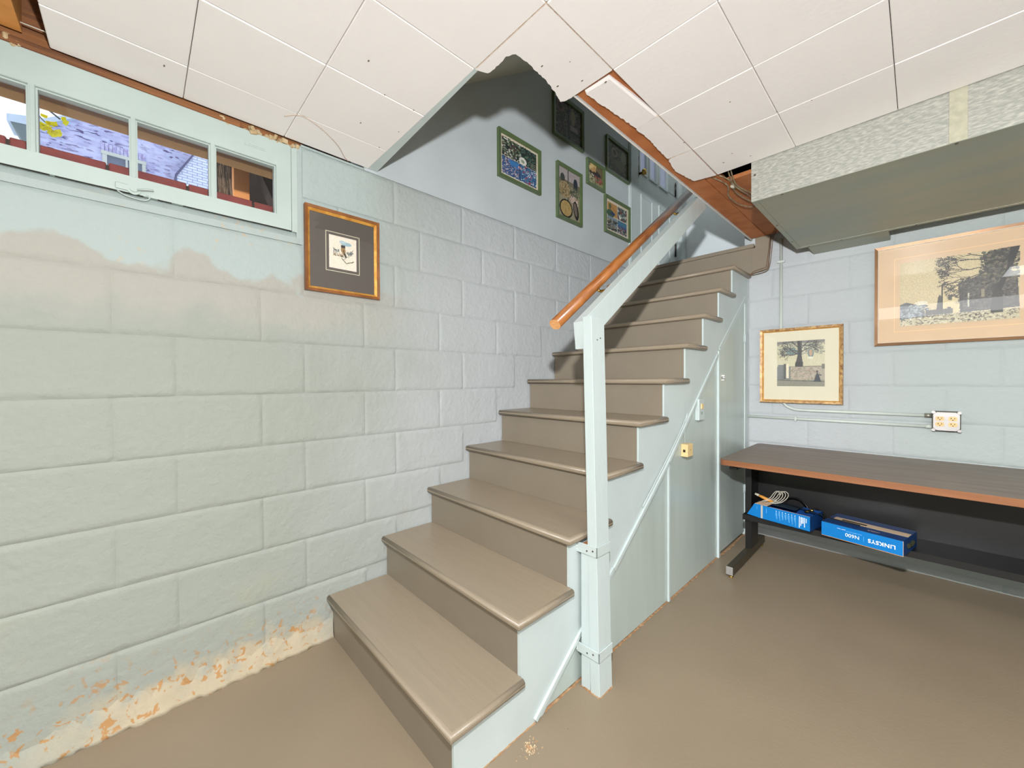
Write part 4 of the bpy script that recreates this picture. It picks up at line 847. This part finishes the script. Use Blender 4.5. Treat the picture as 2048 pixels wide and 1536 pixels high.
bm = BM(); ring(bm, 0.475, 0.425, 0.003, -0.0072, -0.006); obj('mat_line', bm, M_peach, pic, world=False)

# ------------------------------------------------------------------ duct
du = root('air_duct', (2.5, 0.85, 1.91), label='long galvanised rectangular air duct under the ceiling', cat='duct')
D0, D1, DY_0, DY_1, DZ0 = 1.236, 4.38, 0.400, 1.335, 1.915
bm = BM(); box(bm, D0, D1, DY_0, DY_0+0.003, DZ0, 2.098); obj('front_sheet', bm, M_galv, du)
bm = BM(); box(bm, D0, D1, DY_0+0.003, DY_1, DZ0, DZ0+0.003); obj('bottom_sheet', bm, M_galvdull, du)
bm = BM(); box(bm, D0, D0+0.003, DY_0+0.003, DY_1, DZ0+0.003, 2.10); box(bm, D0, D1, DY_1, DY_1+0.003, DZ0+0.0, 2.098); obj('side_sheet', bm, M_galvdull, du)
bm = BM(); box(bm, D0-0.001, D0+0.026, DY_0-0.002, DY_0, DZ0, 2.098); obj('end_flange', bm, M_galv, du)
bm = BM(); box(bm, D0+0.0, D0+0.022, DY_0, DY_1, DZ0-0.0025, DZ0); box(bm, D0+0.022, D1, DY_0, DY_0+0.02, DZ0-0.002, DZ0); box(bm, D0+0.022, D1, DY_1-0.022, DY_1+0.004, DZ0-0.002, DZ0); obj('bottom_flange', bm, M_galvdull, du)
bm = BM(); box(bm, 1.832, 1.874, DY_0-0.003, DY_0, DZ0-0.001, 2.098, 0.0006); obj('seam_band', bm, mat('dull_galvanised_band', (166, 164, 144), 0.5, 0.2, color2=(184, 180, 158), vscale=60), du)
for c_r, ax_r in [((x, DY_0+0.01, DZ0-0.002), (0, 0, -1)) for x in (1.35, 1.85, 2.3)]+[((x, DY_1-0.01, DZ0-0.002), (0, 0, -1)) for x in (1.3, 1.45, 1.75)]+[((D0+0.012, y, DZ0-0.0025), (0, 0, -1)) for y in (0.8, 1.15)]+[((D0+0.013, DY_0-0.002, 2.03), (0, -1, 0))]:
    bm = BM(); cyl(bm, c_r, ax_r, 0.0045, 0.002, 8); obj('rivet', bm, M_screw, du)
bm = BM(); box(bm, 1.285, 1.645, DY_1+0.004, YE-0.002, 1.922, 2.08, 0.003); tag(obj('duct_boot', bm, M_galvdull), 'short sheet metal boot joining the duct to the block wall', 'duct')
# wires by the duct end
def wire(name, label, pts, r, m, par=None, n=8):
    bm = BM(); tube(bm, spline(pts, n), r, 7); return obj(name, bm, m, par) if par else tag(obj(name, bm, m), label, 'wire')
wb = root('wire_bundle', (1.12, 0.65, 2.1), label='tangle of old pale cloth wires in the gap before the duct end', cat='wire')
for k, pts in enumerate((
    [(1.085, 0.43, 2.105), (1.11, 0.52, 2.098), (1.10, 0.66, 2.086), (1.135, 0.86, 2.088), (1.20, 0.98, 2.115)],
    [(1.13, 0.41, 2.12), (1.115, 0.55, 2.092), (1.135, 0.70, 2.084), (1.16, 0.88, 2.088), (1.215, 0.95, 2.12)],
    [(1.14, 0.42, 2.12), (1.125, 0.56, 2.090), (1.155, 0.70, 2.082), (1.185, 0.86, 2.088), (1.225, 0.93, 2.12)],
    [(1.05, 0.42, 2.108), (1.09, 0.54, 2.092), (1.06, 0.66, 2.086), (1.07, 0.80, 2.082), (1.12, 0.90, 2.082), (1.21, 1.0, 2.11)])):
    wire('wire', None, pts, 0.0032, M_wire, wb)
bm = BM(); cyl(bm, (1.105, 0.56, 2.088), (0.1, 1, 0), 0.007, 0.03, 10); obj('wire_nut', bm, M_cordgrey, wb)
for k, (dx, dz) in enumerate(((0, 0), (0.009, 0.004), (-0.010, -0.003))):
    wire('fascia_wire', 'thin brown wire stapled round the fascia edge, '+('middle of three', 'outermost of three', 'innermost of three')[k],
         [(1.14+dx, 1.35, 2.11), (1.085+dx, 1.50, 2.10+dz), (1.058+dx, 1.538, 2.08), (1.050+dx, 1.540, 2.0), (1.038+dx, 1.538, 1.90-dz), (1.02+dx*.5, 1.538, 1.872-dz-dx), (0.96, 1.536, 1.862-dz-dx), (0.93, 1.535, 1.853-dz)], 0.0022, M_wirebrown)
# conduits and outlet box
cd1 = root('conduit', (1.107, YE-0.012, 0.9), label='painted conduit dropping from the duct, bending right to the outlet box', cat='conduit')
bm = BM(); yc = YE-0.011
tube(bm, [(1.107, yc, 2.07), (1.107, yc, 1.0)]+spline([(1.107, yc, 0.99), (1.118, yc, 0.955), (1.145, yc, 0.922), (1.19, yc, 0.905), (1.24, yc, 0.902)], 4)[1:]+[(1.80, yc, 0.902)], 0.0095, 12); obj('pipe', bm, M_conduit, cd1)
bm = BM(); box(bm, 1.085, 1.13, YE-0.022, YE-0.002, 1.905, 1.92, 0.003); obj('pipe_strap', bm, M_conduit, cd1)
bm = BM(); cyl(bm, (1.785, yc, 0.902), (1, 0, 0), 0.0125, 0.03, 12); obj('connector', bm, mat('zinc_connector', (150, 146, 132), 0.4, 0.6), cd1)
cd2 = root('conduit', (1.4, YE-0.012, 0.841), label='lower straight painted conduit from the closet post to the outlet box', cat='conduit')
bm = BM(); tube(bm, [(0.907, yc, 0.843), (1.80, yc, 0.841)], 0.0088, 12); obj('pipe', bm, M_conduit, cd2)
bm = BM(); box(bm, 1.185, 1.197, YE-0.023, YE-0.002, 0.826, 0.858, 0.003); obj('pipe_strap', bm, M_conduit, cd2)
bm = BM(); cyl(bm, (1.79, yc, 0.841), (1, 0, 0), 0.012, 0.025, 12); obj('connector', bm, M_conduit, cd2)
ob = root('outlet_box', (1.866, YE, 0.876), label='square steel box with four ivory sockets above the desk', cat='outlet')
bm = BM(); box(bm, 1.813, 1.919, YE-0.045, YE-0.002, 0.822, 0.930, 0.006); obj('box_body', bm, M_boxedge, ob)
bm = BM(); hw, hh, c_ = 0.049, 0.050, 0.014
prism(bm, [(1.866+sx*a, 0.876+sz*b__) for sx, sz, a, b__ in ((-1, -1, hw-c_, hh), (1, -1, hw-c_, hh), (1, -1, hw, hh-c_), (1, 1, hw, hh-c_), (1, 1, hw-c_, hh), (-1, 1, hw-c_, hh), (-1, 1, hw, hh-c_), (-1, -1, hw, hh-c_))], 1, YE-0.053, YE-0.045, 0.001); obj('cover_plate', bm, M_steelbox, ob)
for sx in (-1, 1):
    for sz in (-1, 1):
        bm = BM(); x, z = 1.866+sx*0.047, 0.876+sz*0.048; cyl(bm, (x, YE-0.045, z), (0, -1, 0), 0.008, 0.004, 12); o = obj('corner_tab', bm, M_steelbox, ob)
        bm = BM(); x, z = 1.866+sx*0.0235, 0.876+sz*0.0155
        pts = []
        for k in range(24):
            t = 2*math.pi*k/24; pts.append((x+max(-0.0165, min(0.0165, 0.018*math.cos(t))), z+max(-0.0115, min(0.0115, 0.0145*math.sin(t)))))
        pp = []
        for q in pts:
            if not pp or (abs(q[0]-pp[-1][0])+abs(q[1]-pp[-1][1])) > 1e-5: pp.append(q)
        prism(bm, pp, 1, YE-0.0555, YE-0.053); s_ = obj('socket', bm, M_outlet, ob)
        bm = BM(); box(bm, x-0.0078, x-0.0050, YE-0.0560, YE-0.0550, z-0.001, z+0.0065); box(bm, x+0.0050, x+0.0074, YE-0.0560, YE-0.0550, z-0.001, z+0.0055); cyl(bm, (x, YE-0.055, z-0.0062), (0, -1, 0), 0.0025, 0.001, 10)
        o = obj('slot', bm, M_slot, s_, world=True)
# switch plate, phone jack and cord on the stair side
sw = root('wall_plate', (0.899, 0.67, 0.945), label='white plate with a toggle and a socket on the panel beside the closet door', cat='switch plate')
bm = BM(); box(bm, 0.8985, 0.922, 0.625, 0.700, 0.882, 1.002, 0.003); obj('plate', bm, M_trim, sw)
bm = BM(); box(bm, 0.922, 0.928, 0.648, 0.676, 0.945, 0.975, 0.001); obj('toggle', bm, M_ivory, sw, label='ivory toggle')
bm = BM(); box(bm, 0.922, 0.9228, 0.652, 0.657, 0.914, 0.930); box(bm, 0.922, 0.9228, 0.665, 0.670, 0.914, 0.930); obj('slot', bm, mat('grey_slot', (120, 124, 122), 0.6), sw)
pj = root('phone_jack', (0.899, 0.48, 0.73), label='small ivory phone jack box hanging below a white cord', cat='phone jack')
bm = BM(); box(bm, 0.8985, 0.934, 0.440, 0.508, 0.706, 0.772, 0.0025); obj('jack_body', bm, M_ivory, pj)
bm = BM(); box(bm, 0.910, 0.922, 0.4392, 0.4402, 0.730, 0.744); obj('jack_port', bm, M_slot, pj)
bm = BM(); cyl(bm, (0.934, 0.475, 0.74), (1, 0, 0), 0.003, 0.001, 8); obj('screw', bm, M_screw, pj)
bm = BM(); tube(bm, [(0.906, 0.470, 0.772), (0.906, 0.470, 0.86), (0.912, 0.474, 0.90)]+spline([(0.914, 0.482, 0.915), (0.915, 0.478, 0.93), (0.914, 0.462, 0.905), (0.914, 0.40, 0.845), (0.914, 0.30, 0.765), (0.914, 0.2, 0.69), (0.914, 0.0, 0.545)], 5)+[(0.914, 0.0, 0.545)], 0.0025, 6); obj('cord', bm, M_trim, pj, label='thin white cord')

# ------------------------------------------------------------------ desk
dk_ = root('desk', (1.8, 1.12, 0), label='long walnut topped desk with black steel frame and shelf against the block wall', cat='desk')
bm = BM(); T0, T1, TY0, TY1, TZ = 0.985, 2.62, 0.735, 1.515, 0.662
def rr(x0, x1, y0, y1, r, n=6):
    out = []
    for cx_, cy_, a0 in ((x0+r, y0+r, math.pi), (x1-r, y0+r, 1.5*math.pi), (x1-r, y1-r, 0), (x0+r, y1-r, .5*math.pi)):
        for k in range(n+1): t = a0+k*math.pi/2/n; out.append((cx_+r*math.cos(t), cy_+r*math.sin(t)))
    return out
prism(bm, rr(T0, T1, TY0, TY1, 0.035), 2, TZ-0.03, TZ, 0, 0, 1); o = obj('desktop', bm, [M_desktop, M_deskedge], dk_)
for x in (1.022, 2.53):
    bm = BM(); box(bm, x, x+0.033, 1.09, 1.235, 0.066, TZ-0.032, 0.002); obj('leg_column', bm, M_black, dk_)
    bm = BM(); box(bm, x-0.001, x+0.033, 0.748, 1.395, 0.022, 0.066, 0.0015); fb = obj('foot_bar', bm, M_bar, dk_)
    bm = BM(); box(bm, x-0.0012, x+0.0332, 0.7445, 0.7478, 0.0215, 0.0665, 0.001); obj('end_cap', bm, M_chrome, fb)
    for y in (0.775, 1.37): bm = BM(); cyl(bm, (x+0.016, y, 0.0005), (0, 0, 1), 0.013, 0.008, 14); cyl(bm, (x+0.016, y, 0.008), (0, 0, 1), 0.005, 0.014, 8); obj('glide', bm, M_brass, fb)
    bm = BM(); box(bm, x-0.002, x+0.036, 0.80, 1.42, TZ-0.062, TZ-0.031, 0.002); obj('top_bracket', bm, M_black, dk_)
bm = BM(); box(bm, 1.024, 2.56, 1.268, 1.272, 0.262, TZ-0.032); obj('modesty_panel', bm, M_black, dk_)
bm = BM(); box(bm, 1.022, 2.563, 1.035, 1.267, 0.284, 0.288); box(bm, 1.022, 2.563, 1.035, 1.039, 0.256, 0.284); obj('shelf', bm, M_black, dk_)
bm = BM(); box(bm, 1.035, 1.075, 0.80, 0.84, TZ-0.05, TZ-0.031, 0.002); obj('clip', bm, M_black, dk_)

# ------------------------------------------------------------------ blue cartons on the shelf
ang = math.radians(-11.3)
b2_ = root('router_carton', (1.41, 0.979, 0.2885), (0, 0, ang), 'long blue carton with large upside down white lettering at the middle of the desk shelf', 'box')
BW, BD, BH = 0.313, 0.215, 0.072
def L(name, q, m, par, bev=0.0, lb=None):
    bm = BM(); box(bm, *q, bev); return obj(name, bm, m, par, world=False, label=lb)
L('carton_body', (0, BW, 0, BD, 0, BH), M_navy, b2_, 0.0008)
L('front_print', (0.001, BW-0.001, -0.0006, 0.0002, 0.002, BH-0.001), M_blue, b2_)
L('top_band', (0.02, BW-0.002, 0.082, 0.14, BH-0.0002, BH+0.0006), M_kraft, b2_); L('handle_slot', (0.055, 0.155, 0.098, 0.118, BH+0.0004, BH+0.0010), M_inside, b2_)
L('edge_line', (0.002, BW-0.002, -0.0006, 0.001, 0.0, 0.002), M_orangeline, b2_); L('edge_line', (BW-0.0016, BW+0.0003, -0.0006, 0.0006, 0.0, BH), M_kraft, b2_)
L('front_rule', (0.172, 0.1727, -0.0010, -0.0005, 0.022, 0.046), M_paleblue, b2_)
def face_text(s, size, cx, cz, par, m, bold=0.0, flip=True, sp=1.0, top=False, cy=0):
    bm = text_bm(s, size, 0.0002, bold, sp)
    if flip: bmesh.ops.rotate(bm, verts=bm.verts, matrix=Matrix.Rotation(math.pi, 3, 'Z'))
    if not top: bmesh.ops.rotate(bm, verts=bm.verts, matrix=Matrix.Rotation(math.pi/2, 3, 'X')); bmesh.ops.translate(bm, verts=bm.verts, vec=(cx, -0.0011, cz))
    else: bmesh.ops.translate(bm, verts=bm.verts, vec=(cx, cy, BH+0.0012))
    return obj('lettering', bm, m, par, world=False)
face_text('LINKSYS', 0.025, 0.238, 0.034, b2_, M_white, 0.0006, True, 1.1)
face_text('N600', 0.025, 0.128, 0.034, b2_, M_white, 0, True, 1.0)
face_text('DUAL BAND ROUTER', 0.0062, 0.135, 0.051, b2_, M_paleblue, 0, True, 1.0); face_text('SMART WI-FI', 0.006, 0.085, 0.056, b2_, M_white, 0, True)
face_text('LINKSYS', 0.012, 0.20, 0.0, b2_, M_kraft, 0, True, 1.0, True, 0.035)
bm = BM(); tube(bm, [(BW+0.0006, 0.06+0.09*k/9, 0.034+0.004*math.sin(k)) for k in range(10)], 0.010, 6); obj('side_picture', bm, M_inside, b2_, world=False)
b1_ = root('router_carton', (1.106, 1.028, 0.2885), (0, 0, ang), 'blue carton with sideways small print standing at the left end of the desk shelf', 'box')
CW, CDp, CHh = 0.262, 0.16, 0.080
bm = BM()
for q in ((0, CW, 0, 0.003, 0, CHh), (0, CW, CDp-0.003, CDp, 0, CHh), (CW-0.003, CW, 0, CDp, 0, CHh), (0, 0.003, 0, CDp, 0, CHh), (0, CW, 0, CDp, 0, 0.003)): box(bm, *q)
obj('carton_body', bm, M_navy, b1_, world=False)
bm = BM(); prism(bm, [(-0.062, 0.006), (0, 0.003), (0, CHh), (-0.02, CHh)], 1, -0.0006, 0.002); bm2 = BM(); box(bm, 0, CW-0.001, -0.0007, 0.0001, 0.002, CHh); obj('front_print', bm, M_blue, b1_, world=False)
L('end_flap', (-0.02, 0.045, 0.004, CDp*0.7, CHh-0.001, CHh+0.0008), M_kraft, b1_, lb='beige cardboard flap'); L('top_flap', (0.045, 0.17, 0.06, CDp, CHh-0.001, CHh+0.0006), mat('dark_flap', (30, 46, 60), 0.5), b1_)
L('edge_line', (0.06, CW, 0.0, 0.002, CHh, CHh+0.0008), M_orangeline, b1_)
L('white_stripe', (0.016, 0.026, -0.0012, -0.0006, 0.003, CHh-0.001), M_cordgrey, b1_)
rnd = random.Random(31); bm = BM()
for k in range(7): x = 0.098+k*0.0155; box(bm, x-0.002, x+0.002, -0.0012, -0.0006, CHh-0.016, CHh-0.012)
for x, h0, h1 in ((0.212, 0.008, 0.07), (0.219, 0.024, 0.068), (0.224, 0.03, 0.068), (0.230, 0.036, 0.068), (0.236, 0.018, 0.068), (0.244, 0.04, 0.066)):
    z = h1
    while z > h0+0.003: l = rnd.uniform(0.003, 0.007); box(bm, x-0.0018, x+0.0018, -0.0012, -0.0006, z-l, z); z -= l+0.0012
obj('small_print', bm, M_white, b1_, world=False); bm = BM()
for k in range(7):
    x = 0.098+k*0.0155
    for dx, ln_ in ((-0.003, 0.018), (0.0, 0.03), (0.003, rnd.uniform(0.02, 0.05))):
        z = CHh-0.02; zb = z-ln_
        while z > zb: l = rnd.uniform(0.002, 0.005); box(bm, x+dx-0.0007, x+dx+0.0007, -0.0012, -0.0006, z-l, z); z -= l+0.0012
box(bm, -0.006, -0.005, -0.0012, -0.0006, 0.05, 0.07); box(bm, 0.045, 0.0465, -0.0012, -0.0006, 0.04, 0.066); obj('small_print', bm, M_paleblue, b1_, world=False)
# cables and adapter on the cartons
bm = BM(); c0 = Vector((1.15, 1.08, 0.372)); rnd = random.Random(14)
for k in range(4):
    o_ = Vector((0.012*k, 0.008*k, 0)); tube(bm, spline([c0+o_+Vector((-0.035, 0.0, 0.004)), c0+o_+Vector((0.0, 0.01, 0.028)), c0+o_+Vector((0.020, 0.01, 0.060+0.006*(k % 2))), c0+o_+Vector((0.036, 0.01, 0.078)), c0+o_+Vector((0.052, 0.01, 0.066)), c0+o_+Vector((0.046, 0.01, 0.04)), c0+o_+Vector((0.02, 0.0, 0.012)), c0+o_+Vector((-0.01, -0.015, 0.002))], 5), 0.0022, 6)
tube(bm, [c0+Vector((0.03, 0.005, 0.01)), c0+Vector((0.036, 0.0, 0.03))], 0.004, 6)
tag(obj('coiled_cable', bm, M_cordgrey), 'looped grey cable bundle on the left blue carton', 'cable')
ad = root('amber_plug', (1.10, 1.1, 0.385), label='amber plastic plug lying beside the looped grey cable', cat='plug')
bm = BM(); tube(bm, [(1.095, 1.10, 0.403), (1.115, 1.10, 0.396), (1.14, 1.10, 0.386), (1.165, 1.10, 0.378)], 0.009, 10, True, [0.007, 0.009, 0.010, 0.008]); obj('plug_body', bm, M_amber, ad)
bm = BM(); tube(bm, [(1.072, 1.10, 0.410), (1.094, 1.10, 0.4035)], 0.008, 10, True, [0.006, 0.0085]); obj('plug_tip', bm, M_cordgrey, ad)
wire('black_cord', 'long black cord trailing over both blue cartons', [(1.12, 1.16, 0.378), (1.20, 1.14, 0.374), (1.28, 1.10, 0.378), (1.36, 1.07, 0.372), (1.44, 1.045, 0.366), (1.52, 1.03, 0.3645), (1.56, 1.02, 0.3645)], 0.003, M_blackcord)
wire('black_cord', 'tangled black cord heaped behind the left blue carton', [(1.16, 1.2, 0.30), (1.20, 1.21, 0.38), (1.27, 1.20, 0.40), (1.32, 1.18, 0.36), (1.30, 1.2, 0.32), (1.36, 1.20, 0.36), (1.40, 1.18, 0.33), (1.38, 1.16, 0.30)], 0.005, M_blackcord)
bm = BM(); cyl(bm, (1.335, 1.12, 0.365), (1, -0.3, 0.3), 0.006, 0.022, 10); cyl(bm, (1.315, 1.13, 0.350), (1, -0.3, 0.3), 0.006, 0.02, 10); tag(obj('brass_connector', bm, M_brass), 'pair of small brass connectors between the two blue cartons', 'connector')
# crumbs by the stair foot
bm = BM(); rnd = random.Random(77)
for k in range(90):
    x = 0.955+rnd.gauss(0, 0.012); y = -0.775+rnd.gauss(0, 0.014); s = rnd.uniform(0.0008, 0.0028); obox(bm, Matrix.Translation((x, y, s*0.5)) @ Euler((0, 0, rnd.random()*3)).to_matrix().to_4x4(), s, s*1.3, s)
tag(obj('rust_crumbs', bm, M_crumb), 'scatter of rusty crumbs on the floor by the stair foot', 'debris', None, 'stuff')

# rusty dirt line where the panels meet the floor
bm = BM(); rnd = random.Random(55)
def dirt(p0, p1, nx, ny, n, amp):
    prev = None
    for k in range(n+1):
        t = k/n; x = p0[0]+(p1[0]-p0[0])*t; y = p0[1]+(p1[1]-p0[1])*t; d = amp*(0.25+rnd.random()**2)
        a = bm.verts.new((x-nx*0.004, y-ny*0.004, 0.0012+0.004*rnd.random())); b_ = bm.verts.new((x+nx*d, y+ny*d, 0.0006))
        if prev: bm.faces.new((prev[0], prev[1], b_, a))
        prev = (a, b_)
dirt((0.9, -0.66), (0.9, 0.99), 1, 0, 160, 0.006); dirt((0.902, 0.99), (0.902, 1.50), 1, 0, 40, 0.012); dirt((0.918, -0.468), (1.0, -0.47), 0, -1, 16, 0.005); dirt((1.0, -0.47), (1.0, -0.388), 1, 0, 14, 0.005)
dirt((0.906, -1.01), (0.906, -0.70), 1, 0, 30, 0.004)
o = obj('dirt_line', bm, mat('rusty_dirt', (140, 96, 60), 0.95, color2=(172, 140, 104), vscale=40), floor); o['kind'] = 'stuff'
